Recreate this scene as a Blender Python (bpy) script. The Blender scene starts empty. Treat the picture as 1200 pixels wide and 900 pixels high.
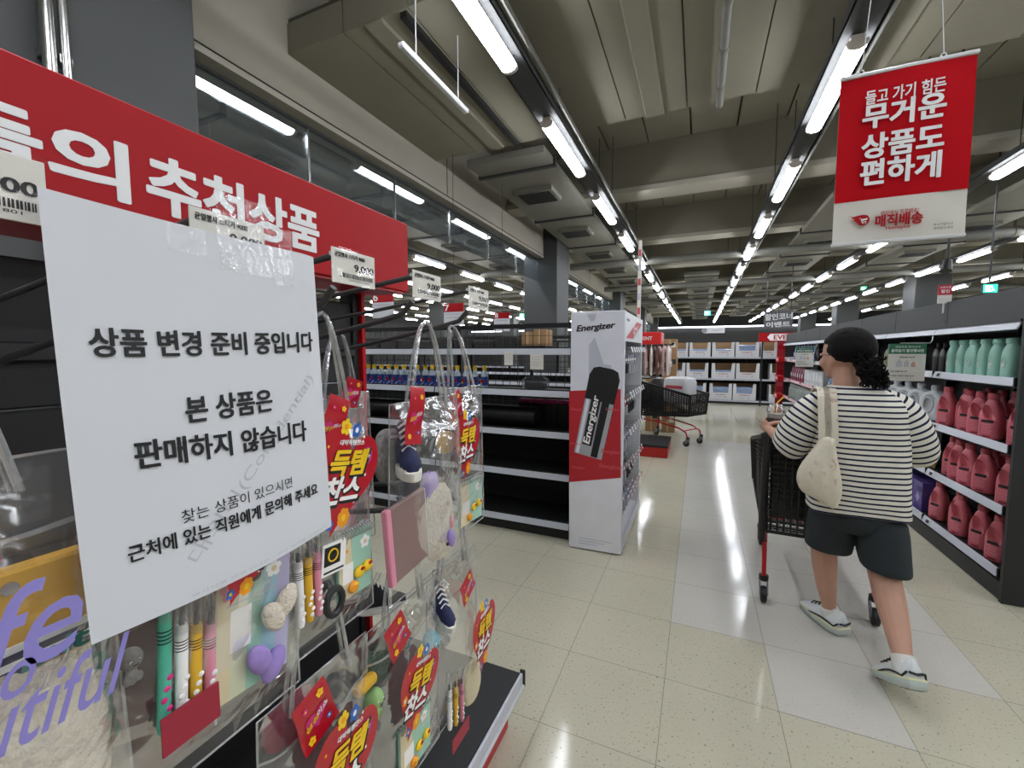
import bpy, bmesh, math, random
from mathutils import Vector, Matrix, noise
random.seed(7)
SC = bpy.context.scene
COL = SC.collection
PI = math.pi

# ------------------------------------------------------------------ camera
F, CH = 500.0, 1.5
YAW = math.atan(219 / math.hypot(500, 38)); PIT = math.atan(38 / 500)
FWD = Vector((-math.sin(YAW) * math.cos(PIT), math.cos(YAW) * math.cos(PIT), -math.sin(PIT)))
RGT = Vector((math.cos(YAW), math.sin(YAW), 0)); UPV = RGT.cross(FWD)
cam = bpy.data.cameras.new('camera'); cam.sensor_width = 36; cam.lens = F / 1200 * 36
cam.clip_start = 0.02; cam.clip_end = 200
camo = bpy.data.objects.new('camera', cam); COL.objects.link(camo)
camo.matrix_world = Matrix((( RGT.x, UPV.x, -FWD.x, 0), (RGT.y, UPV.y, -FWD.y, 0), (RGT.z, UPV.z, -FWD.z, CH), (0, 0, 0, 1)))
SC.camera = camo
# ------------------------------------------------------------------ light levels
TUBE = 15.0
SC.view_settings.view_transform = 'Standard'; SC.view_settings.look = 'None'
SC.view_settings.gamma = 1.0; SC.view_settings.use_curve_mapping = False
SC.view_settings.exposure = 1.35
w = bpy.data.worlds.new('World'); SC.world = w; w.use_nodes = True
w.node_tree.nodes['Background'].inputs[0].default_value = (.8, .84, .8, 1)
w.node_tree.nodes['Background'].inputs[1].default_value = 0.3
cy = SC.cycles
cy.max_bounces = 8; cy.diffuse_bounces = 4; cy.glossy_bounces = 4; cy.transmission_bounces = 6
cy.transparent_max_bounces = 40; cy.sample_clamp_indirect = 6.0; cy.caustics_reflective = False; cy.caustics_refractive = False

def ray(px, py): return FWD + RGT * ((px - 600) / F) + UPV * ((450 - py) / F)
CAMP = Vector((0, 0, CH))
def onx(px, py, x): d = ray(px, py); return CAMP + d * (x / d.x)
def ony(px, py, y): d = ray(px, py); return CAMP + d * (y / d.y)
def onz(px, py, z): d = ray(px, py); return CAMP + d * ((z - CH) / d.z)

# ------------------------------------------------------------------ materials
def lin(c):
    if isinstance(c, str):
        c = [int(c[i:i + 2], 16) / 255 for i in (0, 2, 4)]
    return tuple(x / 12.92 if x <= .04045 else ((x + .055) / 1.055) ** 2.4 for x in c)
MATS = {}
def mat(name, col, rough=.5, metal=0., spec=.5, var=.08, scale=8., bump=0., bscale=60., coat=0., emis=0., alpha=None):
    if name in MATS: return MATS[name]
    m = bpy.data.materials.new(name); m.use_nodes = True; nt = m.node_tree; N = nt.nodes; L = nt.links
    b = N['Principled BSDF']; c = lin(col)
    b.inputs['Roughness'].default_value = rough; b.inputs['Metallic'].default_value = metal
    b.inputs['Specular IOR Level'].default_value = spec; b.inputs['Coat Weight'].default_value = coat
    tc = N.new('ShaderNodeTexCoord')
    nz = N.new('ShaderNodeTexNoise'); nz.inputs['Scale'].default_value = scale; nz.inputs['Detail'].default_value = 4
    L.new(tc.outputs['Object'], nz.inputs['Vector'])
    mx = N.new('ShaderNodeMix'); mx.data_type = 'RGBA'
    mx.inputs[6].default_value = (*[x * (1 - var) for x in c], 1); mx.inputs[7].default_value = (*[min(1, x * (1 + var)) for x in c], 1)
    L.new(nz.outputs['Fac'], mx.inputs[0]); L.new(mx.outputs[2], b.inputs['Base Color'])
    if bump:
        n2 = N.new('ShaderNodeTexNoise'); n2.inputs['Scale'].default_value = bscale; n2.inputs['Detail'].default_value = 3
        L.new(tc.outputs['Object'], n2.inputs['Vector'])
        bp = N.new('ShaderNodeBump'); bp.inputs['Strength'].default_value = bump; bp.inputs['Distance'].default_value = .01
        L.new(n2.outputs['Fac'], bp.inputs['Height']); L.new(bp.outputs[0], b.inputs['Normal'])
    if emis:
        b.inputs['Emission Color'].default_value = (*c, 1); b.inputs['Emission Strength'].default_value = emis
    MATS[name] = m; return m

def film(name, tint=(1, 1, 1), body=.05, gloss=.12, bump=.5, bscale=18., rough=.12, bodycol=(.8, .82, .85)):
    """clear plastic: see-through, with a glossy skin and a little milky body"""
    m = bpy.data.materials.new(name); m.use_nodes = True; nt = m.node_tree; N = nt.nodes; L = nt.links
    N.remove(N['Principled BSDF']); out = N['Material Output']
    t = N.new('ShaderNodeBsdfTransparent'); t.inputs[0].default_value = (*tint, 1)
    g = N.new('ShaderNodeBsdfGlossy'); g.inputs['Roughness'].default_value = rough; g.inputs[0].default_value = (1, 1, 1, 1)
    d = N.new('ShaderNodeBsdfDiffuse'); d.inputs[0].default_value = (*bodycol, 1)
    lw = N.new('ShaderNodeLayerWeight'); lw.inputs['Blend'].default_value = .35
    mr = N.new('ShaderNodeMapRange'); mr.inputs['To Min'].default_value = gloss * .5; mr.inputs['To Max'].default_value = min(1, gloss * 4)
    L.new(lw.outputs['Fresnel'], mr.inputs['Value'])
    tc = N.new('ShaderNodeTexCoord'); nz = N.new('ShaderNodeTexNoise'); nz.inputs['Scale'].default_value = bscale; nz.inputs['Detail'].default_value = 2
    nz.inputs['Distortion'].default_value = .6
    L.new(tc.outputs['Object'], nz.inputs['Vector'])
    bp = N.new('ShaderNodeBump'); bp.inputs['Strength'].default_value = bump; bp.inputs['Distance'].default_value = .02
    L.new(nz.outputs['Fac'], bp.inputs['Height'])
    for n in (g, lw): L.new(bp.outputs[0], n.inputs['Normal'])
    m1 = N.new('ShaderNodeMixShader'); m1.inputs[0].default_value = body; L.new(t.outputs[0], m1.inputs[1]); L.new(d.outputs[0], m1.inputs[2])
    m2 = N.new('ShaderNodeMixShader'); L.new(mr.outputs[0], m2.inputs[0]); L.new(m1.outputs[0], m2.inputs[1]); L.new(g.outputs[0], m2.inputs[2])
    L.new(m2.outputs[0], out.inputs[0]); MATS[name] = m; return m

def floor_mat(name, c1, c2, rough):
    m = mat(name, c1, rough=rough, spec=.28, var=.11, scale=1.2); nt = m.node_tree; N = nt.nodes; L = nt.links
    b = N['Principled BSDF']; tc = [n for n in N if n.type == 'TEX_COORD'][0]; base = b.inputs['Base Color'].links[0].from_socket
    # flecks
    v = N.new('ShaderNodeTexNoise'); v.inputs['Scale'].default_value = 95; v.inputs['Detail'].default_value = 2
    L.new(tc.outputs['Object'], v.inputs['Vector'])
    rp = N.new('ShaderNodeValToRGB'); rp.color_ramp.elements[0].position = .64; rp.color_ramp.elements[1].position = .70
    L.new(v.outputs['Fac'], rp.inputs[0])
    mx = N.new('ShaderNodeMix'); mx.data_type = 'RGBA'; mx.inputs[7].default_value = (*lin(c2), 1)
    L.new(rp.outputs[0], mx.inputs[0]); L.new(base, mx.inputs[6])
    # dark joints of the 450 mm tiles
    sep = N.new('ShaderNodeSeparateXYZ'); L.new(tc.outputs['Object'], sep.inputs[0])
    fac = None
    for ax, off in (('X', .10), ('Y', -1.98)):
        a = N.new('ShaderNodeMath'); a.operation = 'ADD'; a.inputs[1].default_value = off + 90.0; L.new(sep.outputs[ax], a.inputs[0])
        q = N.new('ShaderNodeMath'); q.operation = 'MODULO'; q.inputs[1].default_value = .45; L.new(a.outputs[0], q.inputs[0])
        s = N.new('ShaderNodeMath'); s.operation = 'LESS_THAN'; s.inputs[1].default_value = .003; L.new(q.outputs[0], s.inputs[0])
        if fac is None: fac = s
        else:
            mm = N.new('ShaderNodeMath'); mm.operation = 'MAXIMUM'; L.new(fac.outputs[0], mm.inputs[0]); L.new(s.outputs[0], mm.inputs[1]); fac = mm
    sc = N.new('ShaderNodeMath'); sc.operation = 'MULTIPLY'; sc.inputs[1].default_value = .55; L.new(fac.outputs[0], sc.inputs[0])
    m3 = N.new('ShaderNodeMix'); m3.data_type = 'RGBA'; m3.inputs[7].default_value = (*lin('4a473f'), 1)
    L.new(sc.outputs[0], m3.inputs[0]); L.new(mx.outputs[2], m3.inputs[6]); L.new(m3.outputs[2], b.inputs['Base Color'])
    # uneven wax: long waves and patchy roughness
    n3 = N.new('ShaderNodeTexNoise'); n3.inputs['Scale'].default_value = 3.0; n3.inputs['Detail'].default_value = 5; L.new(tc.outputs['Object'], n3.inputs['Vector'])
    mr = N.new('ShaderNodeMapRange'); mr.inputs['To Min'].default_value = rough * .6; mr.inputs['To Max'].default_value = rough * 1.5
    L.new(n3.outputs['Fac'], mr.inputs['Value']); L.new(mr.outputs[0], b.inputs['Roughness'])
    n4 = N.new('ShaderNodeTexNoise'); n4.inputs['Scale'].default_value = 5.0; n4.inputs['Detail'].default_value = 2; L.new(tc.outputs['Object'], n4.inputs['Vector'])
    bp = N.new('ShaderNodeBump'); bp.inputs['Strength'].default_value = .06; bp.inputs['Distance'].default_value = .01
    L.new(n4.outputs['Fac'], bp.inputs['Height']); L.new(bp.outputs[0], b.inputs['Normal'])
    return m

def stripe_mat(name, c1, c2, pitch, duty, rough=.9):
    """knitted stripes that follow the cloth (UV v in metres)"""
    m = mat(name, c1, rough=rough, var=.04, scale=60, bump=.25, bscale=30, spec=.1); nt = m.node_tree; N = nt.nodes; L = nt.links
    b = N['Principled BSDF']; base = b.inputs['Base Color'].links[0].from_socket
    uv = N.new('ShaderNodeUVMap'); sep = N.new('ShaderNodeSeparateXYZ'); L.new(uv.outputs[0], sep.inputs[0])
    a = N.new('ShaderNodeMath'); a.operation = 'ADD'; a.inputs[1].default_value = 50 * pitch; L.new(sep.outputs['Y'], a.inputs[0])
    q = N.new('ShaderNodeMath'); q.operation = 'MODULO'; q.inputs[1].default_value = pitch; L.new(a.outputs[0], q.inputs[0])
    s = N.new('ShaderNodeMath'); s.operation = 'LESS_THAN'; s.inputs[1].default_value = pitch * duty; L.new(q.outputs[0], s.inputs[0])
    mx = N.new('ShaderNodeMix'); mx.data_type = 'RGBA'; mx.inputs[7].default_value = (*lin(c2), 1)
    L.new(s.outputs[0], mx.inputs[0]); L.new(base, mx.inputs[6]); L.new(mx.outputs[2], b.inputs['Base Color'])
    return m

def spot_mat(name, c1, c2, scale, lo, hi, rough=.9):
    m = mat(name, c1, rough=rough, var=.05, scale=30, bump=.3, bscale=40, spec=.1); nt = m.node_tree; N = nt.nodes; L = nt.links
    b = N['Principled BSDF']; base = b.inputs['Base Color'].links[0].from_socket; tc = [n for n in N if n.type == 'TEX_COORD'][0]
    v = N.new('ShaderNodeTexNoise'); v.inputs['Scale'].default_value = scale; v.inputs['Detail'].default_value = 3; L.new(tc.outputs['Object'], v.inputs['Vector'])
    rp = N.new('ShaderNodeValToRGB'); rp.color_ramp.elements[0].position = lo; rp.color_ramp.elements[1].position = hi; L.new(v.outputs['Fac'], rp.inputs[0])
    mx = N.new('ShaderNodeMix'); mx.data_type = 'RGBA'; mx.inputs[7].default_value = (*lin(c2), 1)
    L.new(rp.outputs[0], mx.inputs[0]); L.new(base, mx.inputs[6]); L.new(mx.outputs[2], b.inputs['Base Color'])
    return m

FL1 = floor_mat('floor_cream', 'bab5a1', '7d755f', .10)
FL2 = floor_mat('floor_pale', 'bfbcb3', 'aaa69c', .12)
CEIL = mat('ceiling_paint', '7d7969', rough=.85, var=.12, scale=1.5)
CEILD = mat('ceiling_groove', '4a473e', rough=.9)
BEAM = mat('beam_paint', 'a39f92', rough=.8, var=.06, scale=2)
GREYW = mat('grey_wall', '383938', rough=.75, var=.05, scale=2)
GREYC = mat('column_paint', '424444', rough=.65, var=.05, scale=1.5)
TRAYM = mat('tray_steel', '3d3e3f', rough=.8)
DUCT = mat('duct_steel', '6d6b61', rough=.7, var=.1, scale=2)
PIPE = mat('pipe_grey', '70706a', rough=.6)
BLK = mat('black_steel', '161616', rough=.45, var=.1)
BLK2 = mat('black_plastic', '101010', rough=.42, spec=.5)
BLKM = mat('black_panel', '141415', rough=.6)
GREYP = mat('grey_panel', '333535', rough=.6)
DKGREY = mat('dark_grey', '262828', rough=.55)
STEEL = mat('stainless', 'c4c4c2', rough=.22, metal=1)
CHROME = mat('chrome_wire', 'b9bbbd', rough=.3, metal=.9)
WHT = mat('white_plastic', 'cfd0d3', rough=.4, var=.02)
STRIP = mat('price_rail', 'b9bcc4', rough=.35, var=.03)
PAPER = mat('paper', 'd3d5da', rough=.85, var=.015, spec=.2)
CARDW = mat('white_card', 'd6d3ca', rough=.6, var=.02)
INK = mat('ink', '121316', rough=.6)
INKG = mat('ink_grey', 'b9bbc1', rough=.8, var=0)
RED = mat('red_board', 'a81019', rough=.5, var=.03, spec=.2)
REDS = mat('red_sticker', 'b40f24', rough=.3, var=.04, coat=.3)
REDB = mat('red_fabric_banner', 'b8101b', rough=.8, var=.03, spec=.1)
REDT = mat('red_tube', 'b3121d', rough=.3)
LETW = mat('white_letter', 'ececec', rough=.5, var=0)
TUBEM = mat('tube_diffuser', 'f4f8ff', rough=.5, emis=TUBE)
CAPM = mat('lamp_cap', 'c9c0b6', rough=.5)
HOOKM = mat('hook_coat', '3a3b3c', rough=.4)
FILM = film('bag_film', gloss=.09, body=.045, bump=.55, bscale=13)
EDGE = film('bag_seam', gloss=.35, body=.34, bump=.1)
PVC = film('clear_cord', tint=(.93, .93, .93), gloss=.35, body=.32, bump=.05, rough=.1)
SLEEVE = film('clear_sleeve', gloss=.12, body=.06, bump=.3)
GLASS = film('smoke_glass', tint=(.62, .66, .68), gloss=.10, body=.05, bump=0, rough=.02, bodycol=(.35, .38, .4))
BROWN = mat('carton', '9c7a55', rough=.85)
COVER = film('card_cover', gloss=.008, body=.0, bump=.0, bscale=20, rough=.06)
TAPE = film('clear_tape', gloss=.045, body=.04, bump=.18, bscale=70, rough=.10)

# ------------------------------------------------------------------ objects and labels
def tag(o, label=None, cat=None, group=None, kind=None):
    if label: o['label'] = label
    if cat: o['category'] = cat
    if group: o['group'] = group
    if kind: o['kind'] = kind
    return o
def thing(name, label, cat, loc=(0, 0, 0), rz=0., group=None):
    o = bpy.data.objects.new(name, None); COL.objects.link(o); o.empty_display_size = .05
    o.location = loc; o.rotation_euler = (0, 0, rz)
    return tag(o, label, cat, group)
def wm(o):
    m = Matrix.LocRotScale(o.location, o.rotation_euler, o.scale)
    return wm(o.parent) @ m if o.parent else m
KIDS = {}
def dup(root, loc, rz=None, label=None, group=None):
    r = root.copy(); COL.objects.link(r); r.location = loc
    if rz is not None: r.rotation_euler = (0, 0, rz)
    if label: r['label'] = label
    if group: r['group'] = group
    def rec(a, b):
        for ch in KIDS.get(a.name, ()):
            c = ch.copy(); COL.objects.link(c); c.parent = b
            KIDS.setdefault(b.name, []).append(c); rec(ch, c)
    rec(root, r)
    return r
ORD = ['first', 'second', 'third', 'fourth', 'fifth', 'sixth', 'seventh', 'eighth', 'ninth', 'tenth', 'eleventh', 'twelfth', 'thirteenth', 'fourteenth', 'fifteenth', 'sixteenth', 'seventeenth', 'eighteenth']

GL = {}
def glyphs(s, off=0.):
    k = (s, off)
    if k not in GL:
        c = bpy.data.curves.new('writing', 'FONT'); c.body = s; c.size = 1; c.offset = off; c.resolution_u = 3
        o = bpy.data.objects.new('writing', c); COL.objects.link(o)
        dg = bpy.context.evaluated_depsgraph_get(); me = bpy.data.meshes.new_from_object(o.evaluated_get(dg))
        vs = [(v.co.x, v.co.y) for v in me.vertices]; ps = [tuple(p.vertices) for p in me.polygons]
        bpy.data.objects.remove(o); bpy.data.curves.remove(c); bpy.data.meshes.remove(me)
        xs = [v[0] for v in vs]; ys = [v[1] for v in vs]
        GL[k] = (vs, ps, (min(xs), max(xs), min(ys), max(ys)))
    return GL[k]

class MB:
    def __init__(s): s.bm = bmesh.new(); s.mats = []; s.uv = None
    def mi(s, m):
        if m not in s.mats: s.mats.append(m)
        return s.mats.index(m)
    def face(s, vs, m):
        try: f = s.bm.faces.new(vs)
        except ValueError: return None
        f.material_index = s.mi(m); f.smooth = True; return f
    def box(s, c, d, m, rz=0., rot=None, bev=0.):
        R = rot or Matrix.Rotation(rz, 3, 'Z'); c = Vector(c); hx, hy, hz = d[0] / 2, d[1] / 2, d[2] / 2
        if bev > 0:
            b = min(bev, hx * .9, hy * .9, hz * .9); vs = {}
            for i in (-1, 1):
                for j in (-1, 1):
                    for k in (-1, 1):
                        P = [(i * (hx - b), j * (hy - b), k * hz), (i * (hx - b), j * hy, k * (hz - b)), (i * hx, j * (hy - b), k * (hz - b))]
                        vs[i, j, k] = [s.bm.verts.new(c + R @ Vector(p)) for p in P]
            g = lambda i, j, k, n: vs[i, j, k][n]
            for k in (-1, 1): s.face([g(-1, -1, k, 0), g(1, -1, k, 0), g(1, 1, k, 0), g(-1, 1, k, 0)], m)
            for j in (-1, 1): s.face([g(-1, j, -1, 1), g(1, j, -1, 1), g(1, j, 1, 1), g(-1, j, 1, 1)], m)
            for i in (-1, 1): s.face([g(i, -1, -1, 2), g(i, 1, -1, 2), g(i, 1, 1, 2), g(i, -1, 1, 2)], m)
            for j in (-1, 1):
                for k in (-1, 1): s.face([g(-1, j, k, 0), g(1, j, k, 0), g(1, j, k, 1), g(-1, j, k, 1)], m)
            for i in (-1, 1):
                for k in (-1, 1): s.face([g(i, -1, k, 0), g(i, 1, k, 0), g(i, 1, k, 2), g(i, -1, k, 2)], m)
            for i in (-1, 1):
                for j in (-1, 1): s.face([g(i, j, -1, 1), g(i, j, 1, 1), g(i, j, 1, 2), g(i, j, -1, 2)], m)
            for v in vs.values(): s.face(v, m)
            return s
        v = [s.bm.verts.new(c + R @ Vector((i * hx, j * hy, k * hz))) for i in (-1, 1) for j in (-1, 1) for k in (-1, 1)]
        for q in ((0, 1, 3, 2), (4, 6, 7, 5), (0, 4, 5, 1), (2, 3, 7, 6), (0, 2, 6, 4), (1, 5, 7, 3)): s.face([v[i] for i in q], m)
        return s
    def bx(s, x0, x1, y0, y1, z0, z1, m, bev=0.): return s.box(((x0 + x1) / 2, (y0 + y1) / 2, (z0 + z1) / 2), (abs(x1 - x0), abs(y1 - y0), abs(z1 - z0)), m, bev=bev)
    def bar(s, a, b, t, m, t2=None):
        """square bar from a to b"""
        a = Vector(a); b = Vector(b); d = b - a; q = d.to_track_quat('Z', 'Y').to_matrix()
        return s.box((a + b) / 2, (t, t2 or t, d.length), m, rot=q)
    def tube(s, pts, r, m, n=8, closed=False, cap=True):
        pts = [Vector(p) for p in pts]; N = len(pts); rings = []; up = None
        rr = r if isinstance(r, (list, tuple)) else [r] * N
        for i, p in enumerate(pts):
            if closed: t = pts[(i + 1) % N] - pts[i - 1]
            else: t = pts[min(i + 1, N - 1)] - pts[max(i - 1, 0)]
            t.normalize()
            if up is None: up = t.orthogonal().normalized()
            up = (up - t * up.dot(t)); up = up.normalized() if up.length > 1e-6 else t.orthogonal().normalized()
            b = t.cross(up)
            rings.append([s.bm.verts.new(p + (up * math.cos(2 * PI * k / n) + b * math.sin(2 * PI * k / n)) * rr[i]) for k in range(n)])
        for i in range(N if closed else N - 1):
            A, B = rings[i], rings[(i + 1) % N]
            for k in range(n): s.face([A[k], A[(k + 1) % n], B[(k + 1) % n], B[k]], m)
        if cap and not closed: s.face(rings[0][::-1], m); s.face(rings[-1], m)
        return s
    def loft(s, rings, m, cap0=True, cap1=True, uv=None, closed=True):
        """rings: lists of points, all the same length; uv: v value for each ring"""
        R = [[s.bm.verts.new(p) for p in ring] for ring in rings]; n = len(R[0])
        if uv and s.uv is None: s.uv = s.bm.loops.layers.uv.new('UVMap')
        for i in range(len(R) - 1):
            for k in range(n if closed else n - 1):
                f = s.face([R[i][k], R[i][(k + 1) % n], R[i + 1][(k + 1) % n], R[i + 1][k]], m)
                if f and uv:
                    for l, (a, b) in zip(f.loops, ((i, k), (i, k + 1), (i + 1, k + 1), (i + 1, k))):
                        v = uv[a]; l[s.uv].uv = (b / n, v[b % n] if isinstance(v, (list, tuple)) else v)
        if cap0: s.face(R[0][::-1], m)
        if cap1: s.face(R[-1], m)
        return s
    def lathe(s, prof, c, m, n=20, sx=1., sy=1., cap0=True, cap1=True, rot=None):
        c = Vector(c); R = rot or Matrix.Identity(3)
        return s.loft([[c + R @ Vector((r * sx * math.cos(2 * PI * k / n), r * sy * math.sin(2 * PI * k / n), z)) for k in range(n)] for r, z in prof], m, cap0, cap1)
    def cyl(s, a, b, r, m, n=14, r2=None): return s.tube([a, b], [r, r2 if r2 is not None else r], m, n)
    def ball(s, c, r, m, n=12, sc=(1, 1, 1), rot=None):
        pr = [(max(1e-4, math.sin(PI * i / n)) * r, -math.cos(PI * i / n) * r) for i in range(n + 1)]
        c = Vector(c); R = rot or Matrix.Identity(3)
        return s.loft([[c + R @ Vector((q * sc[0] * math.cos(2 * PI * k / (n * 2)), q * sc[1] * math.sin(2 * PI * k / (n * 2)), z * sc[2])) for k in range(n * 2)] for q, z in pr], m)
    def poly(s, pts, m): s.face([s.bm.verts.new(p) for p in pts], m); return s
    def prism(s, pts, O, U, V, d, m, mside=None):
        """outline pts (u,v) in the plane O,U,V, pushed back by d along -(U x V)"""
        O, U, V = Vector(O), Vector(U), Vector(V); W = U.cross(V)
        A = [s.bm.verts.new(O + U * u + V * v) for u, v in pts]; B = [s.bm.verts.new(O + U * u + V * v - W * d) for u, v in pts]
        s.face(A, m); s.face(B[::-1], mside or m); n = len(pts)
        for i in range(n): s.face([A[i], B[i], B[(i + 1) % n], A[(i + 1) % n]], mside or m)
        return s
    def grid(s, fn, nu, nv, m):
        G = [[s.bm.verts.new(fn(i / nu, j / nv)) for j in range(nv + 1)] for i in range(nu + 1)]
        for i in range(nu):
            for j in range(nv): s.face([G[i][j], G[i + 1][j], G[i + 1][j + 1], G[i][j + 1]], m)
        return s
    def text(s, st, m, O, U, V, w=None, h=None, off=0., bold=0., align='c', shear=0., fn=None):
        """writing fitted into a w x h box centred on O (or starting there); fn(u,v,lift) bends it"""
        vs, ps, (x0, x1, y0, y1) = glyphs(st, off)
        W0, H0 = x1 - x0, y1 - y0
        if w is None: w = W0 * h / H0
        if h is None: h = H0 * w / W0
        kx, ky = w / W0, h / H0
        O, U, V = Vector(O), Vector(U), Vector(V)
        sh = [(0, 0)]
        if bold: sh = [(-bold, 0), (bold, 0), (0, bold * .7), (0, -bold * .7), (-bold * .7, bold * .5), (bold * .7, -bold * .5), (bold * .7, bold * .5), (-bold * .7, -bold * .5)]
        Wn = U.cross(V)
        for q, (dx, dy) in enumerate(sh):
            V3 = []; dd = .00012 * q
            for x, y in vs:
                u = (x + dx - x0) * kx - (w / 2 if align == 'c' else 0); v = (y + dy - (y0 + y1) / 2) * ky
                u += shear * v
                V3.append(s.bm.verts.new(fn(u, v, dd) if fn else O + U * u + V * v + Wn * dd))
            for p in ps: s.face([V3[i] for i in p], m)
        return s
    def build(s, name, parent=None, loc=None, world=False, ang=35., label=None, weld=False):
        me = bpy.data.meshes.new(name)
        if weld: bmesh.ops.remove_doubles(s.bm, verts=s.bm.verts, dist=1e-5)
        bmesh.ops.recalc_face_normals(s.bm, faces=s.bm.faces)
        if world and parent: s.bm.transform(wm(parent).inverted())
        if loc: s.bm.transform(Matrix.Translation(-Vector(loc)))
        s.bm.to_mesh(me); s.bm.free()
        for m in s.mats: me.materials.append(m)
        me.set_sharp_from_angle(angle=math.radians(ang))
        o = bpy.data.objects.new(name, me); COL.objects.link(o)
        if loc: o.location = loc
        if parent: o.parent = parent; KIDS.setdefault(parent.name, []).append(o)
        if label: o['label'] = label
        return o
def struct(o): o['kind'] = 'structure'; return o
def smooth(o, lv=1):
    md = o.modifiers.new('smooth', 'SUBSURF'); md.levels = lv; md.render_levels = lv; return o
X, Y, Z = Vector((1, 0, 0)), Vector((0, 1, 0)), Vector((0, 0, 1))

# ================================================================== SETTING
X0, X1, Y0, Y1, ZC = -22.0, 16.0, -6.0, 40.0, 5.0
b = MB(); b.bx(X0, X1, Y0, Y1, -.1, 0, FL1)
fl = struct(b.build('floor'))
b = MB()
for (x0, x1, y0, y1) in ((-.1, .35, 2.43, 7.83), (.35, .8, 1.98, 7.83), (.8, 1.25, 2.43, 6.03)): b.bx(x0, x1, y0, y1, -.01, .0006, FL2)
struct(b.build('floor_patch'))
b = MB(); b.bx(X0, X1, Y0, Y1, ZC + .05, ZC + .2, CEILD)
x = X0
while x < X1:
    b.bx(x + .012, x + .648, Y0, Y1, ZC, ZC + .06, CEIL); x += .66
struct(b.build('ceiling'))
b = MB()                                               # lower deck over the front of the aisle
x = -3.5
for i in range(15):
    b.bx(x + .006, x + .654, 2.93, 5.3, 4.19, 4.45, CEIL)
    if i % 3 == 1: b.bx(x + .22, x + .42, 2.93, 5.3, 4.165, 4.2, CEIL, bev=.02)
    x += .66
b.bx(-3.5, x, 2.95, 5.28, 4.25, 4.5, CEILD)
struct(b.build('ceiling_slab'))
for k in range(9):
    y = 7.75 + 3.45 * k; b = MB()
    b.bx(X0, X1, y, y + .42, 4.28, ZC + .02, CEIL); b.bx(X0, X1, y - .04, y + .46, 4.22, 4.30, BEAM)
    struct(b.build('ceiling_beam'))
b = MB(); b.bx(X0, X1, Y1, Y1 + .2, 0, ZC, GREYW)
for k in range(64): b.bx(X0 + .6 * k, X0 + .6 * k + .59, Y1 - .02, Y1, 0, 3.3, GREYW)
struct(b.build('wall_back'))
b = MB(); b.bx(X0, X1, Y0 - .2, Y0, 0, ZC, GREYW); struct(b.build('wall_front'))
b = MB(); b.bx(X1, X1 + .2, Y0, Y1, 0, ZC, GREYW); struct(b.build('wall_right'))
b = MB(); b.bx(X0 - .2, X0, Y0, Y1, 0, ZC, GREYW); struct(b.build('wall_left'))
# the bulkhead beam between the two halls with the hung glass under it
b = MB(); b.bx(-3.8, -3.5, Y0, Y1, 3.79, ZC, BEAM); b.bx(-3.82, -3.49, Y0, Y1, 3.74, 3.79, BEAM); b.bx(-3.505, -3.49, Y0, Y1, 3.80, 3.808, BLK)
for y in (5.6, 14.6, 23.6): b.bx(-3.502, -3.495, y, y + .012, 3.82, ZC, CEILD)
struct(b.build('trim_1'))
n = 1
COLY = [.92 + 8.98 * k for k in range(-1, 5)]
for cy0 in COLY:
    b = MB(); b.bx(-4.0, -3.15, cy0 - (.55 if abs(cy0 - .92) < .01 else 0), cy0 + 1.0, 0, ZC, GREYC, bev=.015); struct(b.build('column'))
for cy0 in COLY[:-1]:
    a, e = cy0 + 1.0, cy0 + 8.98; m = 6; s_ = (e - a) / m
    b = MB()
    for k in range(m): b.bx(-3.656, -3.644, a + s_ * k + .006, a + s_ * (k + 1) - .006, 3.2, 3.76, GLASS)
    o = struct(b.build('window_%d' % n)); n += 1
    b = MB()
    for k in range(1, m): b.bx(-3.662, -3.638, a + s_ * k - .012, a + s_ * k + .012, 3.2, 3.76, STEEL)
    b.bx(-3.67, -3.63, a, e, 3.72, 3.76, DKGREY)
    b.build('window_frame', o)
for cx, cyy in ((6.65, 9.9), (6.65, 18.9), (6.65, 27.9), (6.65, 36.8), (-13., 9.9), (-13., 18.9), (-13., 27.9)):
    b = MB(); b.bx(cx, cx + .95, cyy, cyy + .95, 0, ZC, GREYC, bev=.015); struct(b.build('column'))
for k, (zz, yy) in enumerate(((30, 1.37), (80, 1.43))):
    p = onx(62 if k == 0 else 82, 30, -3.02)
    b = MB(); b.cyl((-3.08, p.y, 0), (-3.08, p.y, ZC), .028 if k == 0 else .022, STEEL, 20)
    for z in (1.2, 3.0, 4.4): b.bx(-3.16, -3.08, p.y - .026, p.y + .026, z, z + .04, STEEL)
    tag(b.build('steel_pipe'), ('broad' if k == 0 else 'slim') + ' shiny steel pipe running up the dark column above the red board', 'pipe')
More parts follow.
